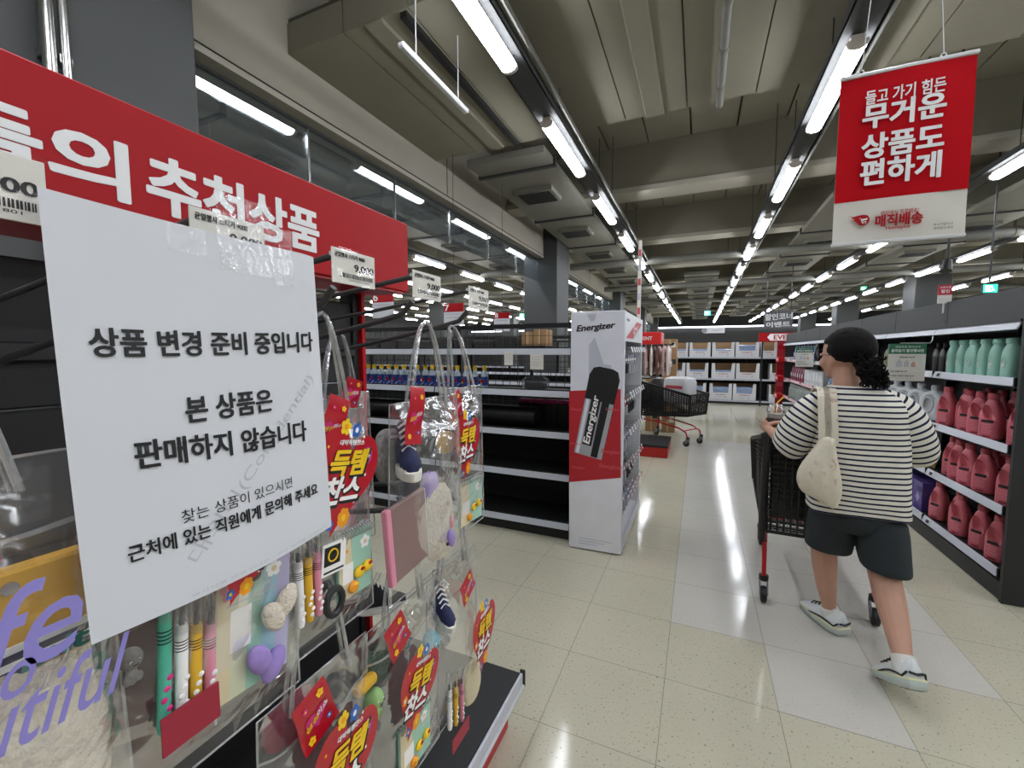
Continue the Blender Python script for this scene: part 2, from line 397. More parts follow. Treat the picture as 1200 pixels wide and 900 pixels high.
# ================================================================== CEILING: lamps, trays, pipes, ducts
ROWX = lambda k: -1.5 + 2.53 * k
def make_lamp():
    t = thing('ceiling_light', 'lamp', 'ceiling light', (0, 0, 3.80), 0, 'lit tube lights hung in long rows')
    b = MB(); b.bx(-.045, .045, -.69, .69, .045, .095, CAPM, bev=.008); b.build('housing', t)
    b = MB(); sec = [(-.062, .045), (-.066, .02), (-.05, 0), (-.02, -.012), (.02, -.012), (.05, 0), (.066, .02), (.062, .045)]
    b.loft([[Vector((u, y, z)) for u, z in sec] for y in (-.67, .67)], TUBEM); b.build('diffuser', t)
    for s in (-1, 1):
        b = MB(); b.loft([[Vector((u * 1.04, s * y, z * 1.0)) for u, z in sec] for y in (.67, .705)], CAPM); b.build('end_cap', t)
    return t
ROWNAME = {0: 'the row beside the bulkhead beam', 1: 'the row above the walking shopper', 2: 'first row past the pink bottles', 3: 'second row past the pink bottles',
           4: 'third row past the pink bottles', 5: 'fourth row past the pink bottles', 6: 'fifth row past the pink bottles',
           -1: 'first row beyond the hung glass', -2: 'second row beyond the hung glass', -3: 'third row beyond the hung glass', -4: 'fourth row beyond the hung glass',
           -5: 'fifth row beyond the hung glass', -6: 'sixth row beyond the hung glass', -7: 'seventh row beyond the hung glass'}
lamp0 = make_lamp(); used = False
for k in range(-7, 6):
    for j in range(17):
        p = (ROWX(k), .4 + 2.3 * j if k != 1 else .3 + 2.28 * j, 3.80)
        if k in (0, 1, -1) and False: continue
        lab = 'lit tube light, %s from the near end, %s' % (ORD[j], ROWNAME[k])
        if not used: lamp0.location = p; lamp0['label'] = lab; used = True
        else: dup(lamp0, p, None, lab)
# two more lamps behind the camera in each aisle row belong to the same rows
for k in (-1, 0, 1, 2):
    for j in (1, 2): dup(lamp0, (ROWX(k), .4 - 2.3 * j, 3.80), None, 'lit tube light, %s behind the camera in %s' % (ORD[j - 1], ROWNAME[k]))

def make_tray():
    t = thing('cable_tray', 'tray', 'cable tray', (0, 17, 3.9), 0, 'long trays that carry the lamp rows')
    b = MB(); b.bx(-.12, .12, -18, 22, 0, .012, TRAYM); b.bx(-.12, -.108, -18, 22, 0, .07, TRAYM); b.bx(.108, .12, -18, 22, 0, .07, TRAYM)
    for i in range(60): b.cyl((.05 * (-1) ** i, -17.6 + .66 * i, -.001), (.05 * (-1) ** i, -17.6 + .66 * i, .004), .014, BLK, 8)
    b.build('channel', t)
    b = MB(); b.tube([(.17, -18, .06), (.17, 22, .06)], .022, PIPE, 6); b.build('conduit', t)
    for i in range(12):
        b = MB(); b.cyl((-.11, -15.5 + 2.9 * i, 0), (-.11, -15.5 + 2.9 * i, 1.1), .006, DKGREY, 6); b.cyl((.11, -15.5 + 2.9 * i, 0), (.11, -15.5 + 2.9 * i, 1.1), .006, DKGREY, 6)
        b.build('hanger_rods', t)
    return t
tr0 = make_tray()
for i, k in enumerate(range(-7, 6)):
    lab = 'long grey cable tray carrying lamps, ' + ROWNAME[k]
    if i == 0: tr0.location = (ROWX(k), 17, 3.9); tr0['label'] = lab
    else: dup(tr0, (ROWX(k), 17, 3.9), None, lab)

def pipe(a, b_, r, lab, cl=()):
    b = MB(); b.cyl(a, b_, r, PIPE, 18); t = thing('ceiling_pipe', lab, 'pipe', a)
    b.build('pipe_run', t, world=True)
    d = Vector(b_) - Vector(a)
    for f in (.12, .35, .6, .85):
        c = Vector(a) + d * f; e = d.normalized() * .03
        b = MB(); b.cyl(c - e, c + e, r * 1.15, DUCT, 18); b.cyl(c, c + Z * (5 - c.z), .008, DKGREY, 6); b.build('pipe_clamp', t, world=True)
pipe((-12, 12.3, 3.95), (9, 12.3, 3.95), .10, 'thick grey pipe crossing the ceiling before the second dark column')
pipe((-12, 17.2, 3.95), (12, 17.2, 3.95), .10, 'thick grey pipe crossing the ceiling beyond the second dark column')
pipe((-12, 22.6, 3.95), (12, 22.6, 3.95), .10, 'thick grey pipe crossing the ceiling far down the hall')
pipe((.12, 2.93, 4.12), (.12, 5.25, 4.12), .035, 'short dark conduit under the low ceiling deck in the middle of the aisle')
# long ducts with grilles
def duct(x0, x1, y0, y1, z0, z1, lab, vents):
    t = thing('air_duct', lab, 'air duct', ((x0 + x1) / 2, y0, z0))
    b = MB(); b.bx(x0, x1, y0, y1, z0, z1, DUCT); b.build('duct_body', t, world=True)
    for y in vents:
        b = MB(); b.bx(x0 - .03, x1 + .03, y, y + .06, z0 - .03, z1 + .03, DKGREY); b.build('duct_flange', t, world=True)
        b = MB(); cx = (x0 + x1) / 2; b.bx(cx - .32, cx + .32, y + .7, y + 1.25, z0 - .07, z0 + .01, DUCT)
        for i in range(7): b.bx(cx - .27, cx + .27, y + .76 + .07 * i, y + .79 + .07 * i, z0 - .085, z0 - .06, DKGREY)
        b.build('grille', t, world=True)
duct(-3.1, -1.95, 5.5, 30, 4.12, 4.21, 'wide flat air duct with grilles along the bulkhead beam', [5.9 + 2.4 * i for i in range(9)])
duct(-.55, .55, 16, 38, 4.12, 4.21, 'wide flat air duct with grilles over the far centre of the aisle', [16.5 + 2.6 * i for i in range(8)])
duct(2.0, 3.1, 8.3, 36, 4.12, 4.21, 'wide flat air duct with grilles beyond the red hanging banner', [8.8 + 2.6 * i for i in range(10)])
duct(4.6, 5.7, 5.5, 36, 4.12, 4.21, 'wide flat air duct with grilles above the far shelves by the grey columns', [6 + 2.6 * i for i in range(11)])
duct(-6.2, -4.9, 2, 34, 4.12, 4.21, 'wide flat air duct with grilles in the hall behind the glass', [3.2 + 2.6 * i for i in range(11)])
duct(-11.4, -10.2, 2, 34, 4.12, 4.21, 'wide flat air duct with grilles deep in the hall behind the glass', [3.2 + 2.6 * i for i in range(11)])
# cross track and an unlit slim fixture on two wires, under the low deck
t = thing('track_rail', 'slim dark track on the low ceiling deck with a pale strip hung beneath', 'rail', (-2.2, 2.6, 4.16))
b = MB(); b.bx(-2.26, -2.2, 2.95, 5.28, 4.14, 4.19, BLK); b.build('track', t, world=True)
t = thing('strip_fixture', 'unlit slim white strip hanging on two thin wires below the low deck', 'light fitting', (-1.95, 2.9, 3.62))
b = MB(); b.bx(-2.0, -1.945, 2.57, 3.5, 3.62, 3.66, WHT, bev=.01); b.build('strip_body', t, world=True)
for y in (2.75, 3.35):
    b = MB(); b.cyl((-1.97, y, 3.65), (-1.97, y, 4.3), .004, WHT, 6); b.build('wire', t, world=True)
# bright strip along the top of the far wall
t = thing('cove_light', 'continuous bright white light strip along the top of the far wall', 'light strip', (0, 39.8, 3.5))
b = MB(); b.bx(X0, X1, 39.75, 39.85, 3.52, 3.62, mat('cove_white', 'f4f6ff', emis=2.5)); b.build('light_strip', t, world=True)
b = MB(); b.bx(X0, X1, 39.72, 39.95, 3.62, 3.7, DKGREY); b.build('housing', t, world=True)
# spot lamp hanging beyond the banner
p = onx(1110, 312, 2.6)
t = thing('spotlight', 'small dark spotlight hanging beneath the red banner over the far shelves', 'spotlight', (p.x, p.y, p.z))
b = MB(); b.tube([(p.x, p.y, ZC + .005), (p.x, p.y, p.z + .05)], .012, BLK2, 8); b.build('stem', t, world=True)
b = MB(); b.cyl((p.x, p.y, p.z + .07), (p.x - .03, p.y - .05, p.z - .06), .04, BLK2, 14, .055); b.build('lamp_head', t, world=True)

# exit signs
def exit_sign(px, py, y, wpx, lab, green=True):
    c = ony(px, py, y); d = (c - CAMP).dot(FWD); W = wpx * d / F
    t = thing('exit_sign', lab, 'exit sign', (c.x, c.y, c.z))
    g = mat('exit_green', '18a070', emis=2.2) if green else mat('exit_blue', '35b4c8', emis=2.2); wv = mat('exit_white', 'f0fff8', emis=3)
    b = MB(); b.box(c + Y * .03, (W, .06, W * .8), DKGREY, bev=.01)
    b.bx(c.x - W * .47, c.x + W * .47, c.y - .004, c.y, c.z - W * .36, c.z + W * .36, g)
    b.bx(c.x - W * .33, c.x - W * .02, c.y - .008, c.y - .003, c.z - W * .25, c.z + W * .25, wv)
    b.ball((c.x + W * .1, c.y - .006, c.z + W * .18), W * .06, wv, 6, (1, .1, 1))
    b.bar((c.x + W * .1, c.y - .008, c.z + W * .1), (c.x + W * .16, c.y - .008, c.z - W * .08), W * .08, wv, .004)
    b.bar((c.x + W * .16, c.y - .008, c.z - W * .06), (c.x + W * .06, c.y - .008, c.z - W * .25), W * .05, wv, .004)
    b.bar((c.x + W * .16, c.y - .008, c.z - W * .06), (c.x + W * .28, c.y - .008, c.z - W * .2), W * .05, wv, .004)
    b.build('sign_box', t, world=True)
    b = MB(); b.cyl((c.x, c.y + .03, c.z + W * .4), (c.x, c.y + .03, ZC), .012, DKGREY, 6); b.build('hanger_rod', t, world=True)
exit_sign(1160.5, 338, 9.0, 13, 'lit green exit sign above the grey header of the bottle shelves')
exit_sign(612, 370, 16.4, 7, 'lit green exit sign in the hall behind the glass', True)
exit_sign(829, 367, 22, 7, 'lit pale blue exit sign hanging far down the aisle', False)
exit_sign(1012, 338, 24, 6, 'tiny lit green exit sign deep in the hall beside the grey columns')

# ================================================================== RED HANGING BANNER
t = thing('hanging_banner', 'red and white Korean banner hanging on two wires over the aisle', 'banner', (.797, 2.5, 2.0))
bx0, bx1, bz0, bz1 = .563, 1.03, 2.003, 2.75
b = MB(); zs = bz0 + (bz1 - bz0) * .255
def bfn(z0, z1):
    return lambda u, v: Vector((bx0 + (bx1 - bx0) * u, 2.5 + .006 * math.sin(u * 5 + v * 2), z0 + (z1 - z0) * v))
b.grid(bfn(zs, bz1), 10, 10, REDB); b.grid(bfn(bz0, zs), 10, 6, CARDW)
b.grid(lambda u, v: bfn(bz0, bz1)(u, v) + Y * .004, 10, 10, CARDW)
def bt(s, m, px, py, wpx, hpx, **k):
    c = ony(px, py, 2.49); W = (ony(px + wpx / 2, py, 2.49) - ony(px - wpx / 2, py, 2.49)).x; H = (ony(px, py - hpx / 2, 2.49) - ony(px, py + hpx / 2, 2.49)).z
    b.text(s, m, (c.x, 2.488, c.z), X, Z, W, H, **k)
bt('들고 가기 힘든', LETW, 1060, 107, 93, 17, off=.01, bold=.012)
bt('무거운', LETW, 1058.5, 130, 96, 29, off=.015, bold=.022)
bt('상품도', LETW, 1056.5, 166, 95, 29, off=.015, bold=.022)
bt('편하게', LETW, 1054, 198, 93, 30, off=.015, bold=.022)
bt('매장에서 직접배송!', RED, 1054, 248, 44, 5.5, off=.012)
bt('매직배송', RED, 1053, 257, 55, 14, off=.012, bold=.03)
bt('Homeplus', RED, 1052, 266.5, 28, 5, bold=.03)
# the cart-and-flame mark
c = ony(1010, 258.5, 2.488)
pts = [(-.055, .026), (-.035, .02), (-.02, .024), (0, .026), (.016, .022), (.024, .01), (.025, -.004), (.018, -.016), (.004, -.023), (-.01, -.021), (-.02, -.012), (-.028, -.002), (-.036, .004), (-.03, .008), (-.046, .016), (-.036, .017)]
b.prism([(u, v) for u, v in pts][::-1], (c.x + .004, 2.489, c.z), X, Z, .0005, RED)
b.prism([(-.012, .008), (-.008, .008), (-.004, -.008), (.012, -.008), (.014, -.005), (-.002, -.005), (-.003, -.001), (.015, .001), (.017, .009), (-.006, .007), (-.01, .011), (-.014, .011)], (c.x + .004, 2.4878, c.z), X, Z, .0003, LETW)
for u in (0, .01): b.lathe([(.0025, 0)], (c.x + .004 + u, 2.4875, c.z - .012), LETW, 8, rot=Matrix.Rotation(PI / 2, 3, 'X'))
bt('즉시가입하고', INK, 1105, 262.5, 23, 3); bt('혜택받으세요', INK, 1105, 267, 23, 3)
b.build('banner_sheet', t, world=True)
for z in (bz1, bz0):
    b = MB(); b.bx(bx0 - .004, bx1 + .004, 2.492, 2.508, z - .01, z + .006, WHT, bev=.003); b.build('banner_rail', t, world=True)
for x in (.637, .92):
    b = MB(); b.tube([(x + .009 * math.cos(a), 2.5, bz1 + .012 + .009 * math.sin(a)) for a in [i * PI / 5 for i in range(10)]], .0025, WHT, 6, True); b.build('eyelet', t, world=True)
    b = MB(); b.cyl((x, 2.5, bz1 + .02), (x + (.1 if x < .8 else -.12), 2.5, 4.3), .0018, WHT, 6); b.build('wire', t, world=True)
# ================================================================== FRONT RACK: shelf unit with red header, hooks, notice, bags
RX, HX, RY0, RY1, PY1 = -1.30, -1.10, -.06, 1.46, 1.37                        # face of the back panel, ends
t = thing('display_rack', 'black shelf end unit with red Korean header board and hooks', 'store shelf', (RX, .7, 0))
b = MB()
for k in range(5):
    b.bx(RX - .03, RX, RY0 + .01, PY1 - .02, .1 + .32 * k, .415 + .32 * k, BLKM, bev=.004)
b.build('back_panel', t, world=True)
for y in (RY0, PY1 - .03):
    b = MB(); b.bx(RX - .06, RX + .012, y, y + .03, 0, 2.0, BLK, bev=.003)
    for i in range(48): b.bx(RX + .011, RX + .0135, y + .012, y + .018, .3 + .035 * i, .318 + .035 * i, BLK2)
    b.build('upright', t, world=True)
b = MB(); b.bx(RX - .0, -.60, RY0, RY1, .20, .25, BLKM, bev=.004); b.bx(RX, -.66, RY0, RY1, .03, .20, BLK)
b.build('base_shelf', t, world=True)
b = MB(); b.bx(-.60, -.59, RY0, RY1 - .004, .205, .252, STRIP, bev=.002); b.bx(-.597, -.583, RY0, RY1 - .004, .198, .206, WHT)
b.bx(-.604, -.582, RY1 - .004, RY1 + .006, .195, .262, BLK2, bev=.003); b.build('price_rail', t, world=True)
b = MB(); b.bx(-.665, -.655, RY0, RY1, 0, .19, mat('red_kick', 'b0161f', rough=.4))
for y in (1.0, 1.3): b.text('행사', LETW, (-.6545, y, .1), Y, Z, .16, .09, bold=.02)
b.build('kick_plate', t, world=True)
b = MB(); b.bx(HX - .22, HX, RY0, RY1, 1.742, 2.015, RED, bev=.004)
b.bx(HX - .20, HX - .01, RY0 + .02, RY1 - .02, 1.735, 1.742, REDT)
def hdr(s, y0, y1, z0, z1): b.text(s, LETW, (HX + .0012, (y0 + y1) / 2, (z0 + z1) / 2), Y, Z, y1 - y0, z1 - z0, off=.015, bold=.022)
hdr('들의', .262, .521, 1.808, 1.925); hdr('추천상품', .555, 1.008, 1.805, 1.93)
b.build('header_board', t, world=True)
b = MB(); b.bx(RX - .03, RX + .03, PY1, PY1 + .018, .26, 1.74, RED); b.build('red_side_trim', t, world=True)
# crossbars the hooks clip onto
for z in (1.50, 1.06):
    b = MB(); b.bx(RX, RX + .02, RY0 + .02, PY1 - .03, z - .02, z + .02, BLK, bev=.003); b.build('hook_bar', t, world=True)

HC = [.10, .313, .521, .732, .965]
HORD = ['first', 'second', 'third', 'fourth', 'fifth']
TAGY = [(.085, .195), (.313, .406), (.521, .62), (.732, .836), (.965, 1.076)]
def make_hook(y, row, lab, tagw):
    t = thing('display_hook', lab, 'display hook', (RX + .02, y, 1.5 if row == 0 else 1.1), 0, 'peg hooks of the red topped rack')
    dz = 0 if row == 0 else -.42; tip = -.56 if row == 0 else -.60
    b = MB()
    b.tube([(RX + .02, y, 1.455 + dz), (-.75, y, 1.545 + dz), (-.61, y, 1.572 + dz), (-.578, y, 1.580 + dz), (tip + .008, y, 1.605 + dz)], .0062, HOOKM, 10); b.build('lower_rod', t, world=True)
    if row == 0:
        b = MB(); b.tube([(RX + .02, y, 1.567), (-.80, y, 1.624), (-.548, y, 1.656)], .0052, HOOKM, 10); b.build('tag_arm', t, world=True)
        b = MB(); b.bx(RX + .018, RX + .03, y - .03, y + .03, 1.44, 1.58, BLK2, bev=.004); b.build('clip_plate', t, world=True)
        y0, y1 = tagw; yc = (y0 + y1) / 2; W = y1 - y0
        b = MB(); b.cyl((-.55, y0 + .006, 1.659), (-.55, y1 - .006, 1.659), .004, WHT, 8)
        b.bx(-.5435, -.5415, y0, y1, 1.612, 1.668, CARDW, bev=.0006); b.build('price_card', t, world=True)
        b2 = MB()
        return t, (y0, y1)
    return t, None
def price_face(t, y0, y1, k):
    b = MB(); yc = (y0 + y1) / 2; W = y1 - y0; x = -.5412
    b.text('균일행사 스티커 9000', INK, (x, y0 + W * .40, 1.6585), Y, Z, W * .68, .008, bold=.02)
    b.text('9,000', INK, (x, y0 + W * .72, 1.6405), Y, Z, W * .46, .0135, bold=.03)
    random.seed(k)
    yy = y0 + W * .16
    while yy < y0 + W * .93:
        q = random.choice((.0006, .001, .0016)); b.bx(x, x + .0001, yy, yy + q, 1.6225, 1.630, INK); yy += q + random.choice((.0007, .0012))
    b.text('2247254 21801', INK, (x, y0 + W * .6, 1.6195), Y, Z, W * .5, .003)
    b.build('printing', t, world=True)
    b = MB(); b.grid(lambda u, v: Vector((-.5395 + .0015 * math.sin(u * 9), y0 - .002 + (W + .004) * u, 1.610 + .06 * v)), 4, 3, COVER); b.build('clear_cover', t, world=True)
for i, y in enumerate(HC):
    w_ = ['dark peg hook whose price card sits at the edge beside the white notice', 'dark peg hook whose price card the white notice is taped to', 'dark peg hook and price card just past the white notice',
          'dark peg hook with price card, second past the white notice', 'dark peg hook with price card, last under the end of the red header'][i]
    h, r = make_hook(y + .012, 0, w_, TAGY[i]); price_face(h, r[0], r[1], i)
for i, y in enumerate((.33, .50, .735, .985)):
    make_hook(y, 1, ['dark lower peg hook below the white notice', 'dark lower peg hook holding the bag with the red foil tag at the bottom edge', 'dark lower peg hook behind the middle heart sticker bag', 'dark lower peg hook at the open end of the rack'][i], None)

# ---------------- the white notice taped over the price card
PX = -.519
def pfn(u, v, d=0.):
    """u,v in 0..1 across the sheet from its top corner by the camera"""
    y = .181 + .293 * u + .008 * v; z = 1.640 - .412 * v - .003 * math.sin(u * 3)
    x = PX + .012 * math.sin(u * PI) * (max(0., v) ** 1.5) - .010 * (max(0, u - .85) / .15) ** 2 * (1 - v) + .010 * (1 - u) * v * v
    return Vector((x + .0008 + d, y, z))
t = thing('paper_notice', 'large white paper notice in Korean taped over the hooks', 'notice', (PX, .33, 1.23))
b = MB()
N_ = 30
A = [[b.bm.verts.new(pfn(i / N_, j / N_, -.0008)) for j in range(N_ + 1)] for i in range(N_ + 1)]
for i in range(N_):
    for j in range(N_): b.face([A[i][j], A[i + 1][j], A[i + 1][j + 1], A[i][j + 1]], PAPER)
def pt(s, m, x0, y0, x1, y1, hpx, **k):
    """writing whose ends lie at two image points of the sheet"""
    def uv(px, py):
        p = onx(px, py, PX + .004); return ((p.y - .181 - .008 * ((1.640 - p.z) / .412)) / .293, (1.640 - p.z) / .412)
    u0, v0 = uv(x0, y0); u1, v1 = uv(x1, y1); pm = uv((x0 + x1) / 2, (y0 + y1) / 2 - hpx / 2)[1] - uv((x0 + x1) / 2, (y0 + y1) / 2 + hpx / 2)[1]
    w_ = (u1 - u0) * .293; h_ = abs(pm) * .412; uc, vc = (u0 + u1) / 2, (v0 + v1) / 2; sl = (v1 - v0) / max(1e-6, u1 - u0)
    b.text(s, m, (0, 0, 0), X, Y, w_, h_, fn=lambda a, c, d: pfn(uc + a / .293, vc - c / .412 + sl * a / .293, d), **k)
pt('상품 변경 준비 중입니다', INK, 105, 400, 369, 399.5, 29, off=.014, bold=.012)
pt('본 상품은', INK, 216, 478, 318, 466, 29, off=.014, bold=.012)
pt('판매하지 않습니다', INK, 156, 532, 359, 503, 29, off=.014, bold=.012)
pt('찾는 상품이 있으시면', INK, 208, 603, 340, 562, 14)
pt('근처에 있는 직원에게 문의해 주세요', INK, 146, 648, 372, 571, 17, off=.01, bold=.008)
def wfn(a, c, d):                                       # the pale diagonal stamp across the sheet
    q = math.radians(47); u = .61 + (a * math.cos(q) - c * math.sin(q)) / .293; v = .66 - (a * math.sin(q) + c * math.cos(q)) / .412
    return pfn(u, v, d - .0003)
b.text('대외비(Confidential)', INKG, (0, 0, 0), X, Y, .265, .021, fn=wfn)
b.text('행사상품 운영 안내문 - 무단 복제를 금합니다', INKG, (0, 0, 0), X, Y, .2, .0035, fn=lambda a, c, d: pfn(.62 + a / .293, .985 - c / .412, d))
b.build('sheet', t, world=True, ang=80)
for (u0, u1, v0, v1, nm) in ((.32, .455, -.0, .075, 0), (.50, .74, -.12, .10, 1), (.74, .84, -.06, .12, 2)):
    b = MB(); b.grid(lambda u, v: pfn(u0 + (u1 - u0) * u, v0 + (v1 - v0) * v, .0022 + .0006 * math.sin(u * 7 + v * 9)), 8, 8, TAPE); b.build('clear_tape', t, world=True)

# ---------------- gift bags
def wr(p, s, a): return noise.noise(Vector(p) * s) * a
HEART = []
for i in range(40):
    a = 2 * PI * i / 40
    HEART.append((16 * math.sin(a) ** 3 / 17, (13 * math.cos(a) - 5 * math.cos(2 * a) - 2 * math.cos(3 * a) - math.cos(4 * a)) / 17))
YEL = mat('print_yellow', 'f2c81e', rough=.4, var=.02); ORA = mat('print_orange', 'ef9a1e', rough=.4, var=.02); BLU = mat('print_blue', '2a62b8', rough=.4, var=.02)
PNK = mat('print_pink', 'd4287e', rough=.4, var=.02); LPK = mat('print_lilac', 'b03a8a', rough=.4, var=.02); GRN = mat('print_green', '3f8f3a', rough=.4, var=.02); WPR = mat('print_white', 'f4f2f0', rough=.4, var=.0)
def flower(b, P, r, pet, mid, n=5):
    for i in range(n):
        a = 2 * PI * i / n + .3
        b.poly([P(math.cos(a) * r * .62 + r * .42 * math.cos(q), math.sin(a) * r * .62 + r * .42 * math.sin(q), .00035 + i * .00004) for q in [k * PI / 5 for k in range(10)]], pet)
    b.poly([P(r * .36 * math.cos(q), r * .36 * math.sin(q), .0008) for q in [k * PI / 6 for k in range(12)]], mid)
def heart_sticker(parent, c, S, tilt, xw=.80):
    """foil heart: outline with a small fold, flowers, two lines of writing; lies in the plane x = const"""
    ct, st = math.cos(tilt), math.sin(tilt); c = Vector(c)
    def P(u, v, d=0.):
        u *= xw; U_ = u * ct - v * st; V_ = u * st + v * ct
        return c + Vector((d + .004 * math.cos(U_ / S * 1.5), U_, V_))
    b = MB()
    def fan(sc, m, d):
        ce = b.bm.verts.new(P(0, .05 * S, d)); R = [b.bm.verts.new(P(u * S * sc * .5, v * S * sc * .55, d)) for u, v in HEART]
        for i in range(len(R)): b.face([ce, R[i], R[(i + 1) % len(R)]], m)
    fan(1.0, REDS, 0)
    def tx(s, m, u, v, w, h, d, bold): b.text(s, m, (0, 0, 0), X, Y, w, h, off=.015, bold=bold, shear=.12, fn=lambda a, q, dd: P((u + a), v + q + a * .16, d + dd * .5))
    for s, m, v, w_, h_ in (('득템', YEL, .11, .50, .23), ('찬스', WPR, -.13, .50, .23)):
        tx(s, INK, .015 * S, (v - .012) * S, w_ * S * 1.05, h_ * S * 1.08, .0006, .07); tx(s, m, 0, v * S, w_ * S, h_ * S, .0016, .03)
    tx('대박득템찬스', WPR, -.02 * S, .285 * S, .36 * S, .05 * S, .0007, .01)
    pp = lambda u0, v0: (lambda a, q, d: P(u0 * S + a, v0 * S + q, d))
    flower(b, pp(-.17, .40), .075 * S, YEL, ORA); flower(b, pp(.0, .40), .07 * S, BLU, WPR)
    flower(b, pp(.12, -.36), .085 * S, ORA, YEL, 7); flower(b, pp(-.05, -.43), .05 * S, BLU, YEL)
    flower(b, pp(-.30, -.08), .055 * S, ORA, WPR)
    b.poly([pp(.26, .20)(.085 * S * math.cos(q), .085 * S * math.sin(q), .0005) for q in [k * PI / 10 for k in range(20)]], LPK)
    b.text('OH!', WPR, (0, 0, 0), X, Y, .09 * S, .04 * S, fn=lambda a, q, d: P(.26 * S + a, .20 * S + q, .001 + d))
    for u, v in ((.3, .03), (-.34, .2), (.22, -.22), (.14, .36), (-.22, -.26)):
        b.poly([pp(u, v)(.014 * S * math.cos(q), .014 * S * math.sin(q), .0005) for q in [k * PI / 4 for k in range(8)]], WPR if u > 0 else YEL)
    return b.build('heart_sticker', parent, ang=80)
def foil_tag(parent, c, w_, h_, tilt):
    ct, st = math.cos(tilt), math.sin(tilt); c = Vector(c)
    def P(u, v, d=0.): return c + Vector((d + .003 * math.sin(v * 60), u * ct - v * st, u * st + v * ct))
    b = MB(); b.grid(lambda u, v: P((u - .5) * w_ * (1 - .12 * v), (v - .5) * h_), 6, 8, REDS)
    hs = w_ * .62
    b.poly([P(u * hs * .5, v * hs * .5 - .04 * h_, .0012) for u, v in HEART], PNK)
    b.text('섬섬', YEL, (0, 0, 0), X, Y, w_ * .34, w_ * .17, bold=.03, fn=lambda a, q, d: P(a - w_ * .14, q + a * .3 - .05 * h_, .002 + d))
    b.text('이쇼', WPR, (0, 0, 0), X, Y, w_ * .30, w_ * .17, bold=.03, fn=lambda a, q, d: P(a + w_ * .17, q + a * .3 + .03 * h_, .002 + d))
    pp = lambda u0, v0: (lambda a, q, d: P(u0 * w_ + a, v0 * h_ + q, d + .001))
    flower(b, pp(.22, .33), w_ * .1, YEL, ORA); flower(b, pp(-.25, -.36), w_ * .1, YEL, ORA); flower(b, pp(.28, -.3), w_ * .07, BLU, WPR); flower(b, pp(-.2, .3), w_ * .07, PNK, YEL)
    return b.build('foil_tag', parent, ang=80)

def make_bag(lab, loc, W, H, D, hz, rz=0., lean=0., group='clear gift bags on the hooks', flare=1.12, hooky=0., seed=0):
    """clear pouch: local x is outward, y across, z up; hz = height of the hook above the bag's top"""
    t = thing('gift_bag', lab, 'gift bag', loc, rz, group)
    def S(u, v, s):
        y = (u - .5) * W * (1 + (flare - 1) * (1 - v)); e = max(0, math.sin(PI * u)) ** .6 * max(0, math.sin(PI * min(1, (1 - v) * 1.08))) ** .55 if v > .07 else 0
        if v > .86: e *= max(0, (1 - v) / .14) * .9
        k = 1 - .10 * max(0, abs(u - .5) * 2 - .8) * 0
        x = s * D * .5 * e + wr((y, v * H, s + seed), 14, .012) * min(1, e * 2) + lean * v
        return Vector((x, y, v * H))
    b = MB()
    b.grid(lambda u, v: S(u, v, 1), 16, 20, FILM); b.grid(lambda u, v: S(u, v, -1), 16, 20, FILM); b.build('pouch', t, ang=80)
    b = MB(); out = [S(u, 0, 1) for u in [k / 8 for k in range(9)]] + [S(1, v, 1) for v in [k / 10 for k in range(1, 11)]] + [S(u, 1, 1) for u in [1 - k / 8 for k in range(1, 9)]] + [S(0, v, 1) for v in [1 - k / 10 for k in range(1, 10)]]
    b.tube(out, .0016, EDGE, 6, True); b.build('seam', t)
    b = MB(); b.grid(lambda u, v: Vector((S(u, .85, 1).x + .0015 + wr((u, v, seed), 30, .004), (u - .5) * W * 1.02, (.84 + .012 * v) * H)), 14, 1, EDGE)
    for u0 in (.24, .76):                                # welded patches where the cords join
        b.grid(lambda u, v: Vector((S(u0, .92, 1).x + .003 + wr((u * 3, v * 3, seed + u0), 4, .006), (u0 - .5) * W + (u - .5) * .045, H * .86 + v * .05)), 8, 8, TAPE)
    b.build('welded_band', t, ang=80)
    for s in (-1, 1):
        b = MB(); P = []
        for k in range(17):
            a = k / 16; q = abs(a - .5) * 2
            P.append(Vector((lean + s * .008 * q, hooky + (-1 if a < .5 else 1) * (W * .26 * q ** .85 + .004) - hooky * q, H * .93 + (H * .07 + hz) * (1 - q ** 1.6))))
        b.tube(P, .0036, PVC, 8); b.build('cord_handle', t)
    return t
# ---------------- what is in the bags (things of their own)
NAVY = mat('navy_canvas', '1c2348', rough=.8, bump=.2, bscale=200); RUB = mat('white_rubber', 'e4e2da', rough=.5); CREAM = mat('cream_fluff', 'ded3c2', rough=1, bump=.9, bscale=110, var=.1, scale=40)
MAUVE = mat('mauve_cover', '8a6f6b', rough=.5); MAROON = mat('maroon_cover', '54302f', rough=.55); LILAC = mat('lilac_cloth', '9d86c8', rough=.8, bump=.3); PINKC = mat('pink_cloth', 'dd8fa5', rough=.8)
YCL = mat('yellow_cloth', 'd8a528', rough=.7, bump=.15); NST = mat('navy_stripe', '1f2240', rough=.7); MINT = mat('mint_card', '9fc9b6', rough=.6); PASTEL = mat('pastel_card', 'd9cba6', rough=.6); SKYC = mat('sky_card', '9fc4cf', rough=.6)
TEAL = mat('teal_plastic', '4fb59a', rough=.35); GRY = mat('grey_plush', '85817f', rough=1, bump=.5, bscale=120); LBL = mat('light_blue_rubber', '83b8c4', rough=.55); LGR = mat('light_green_rubber', '97bf7a', rough=.55)
PURP = mat('purple_print', '8d84cc', rough=.5); TEALP = mat('teal_print', '2f7d78', rough=.5); DKG = mat('dark_green_yarn', '22432f', rough=.95, bump=.8, bscale=160); GOLDY = mat('yellow_toy', 'e0b030', rough=.5)
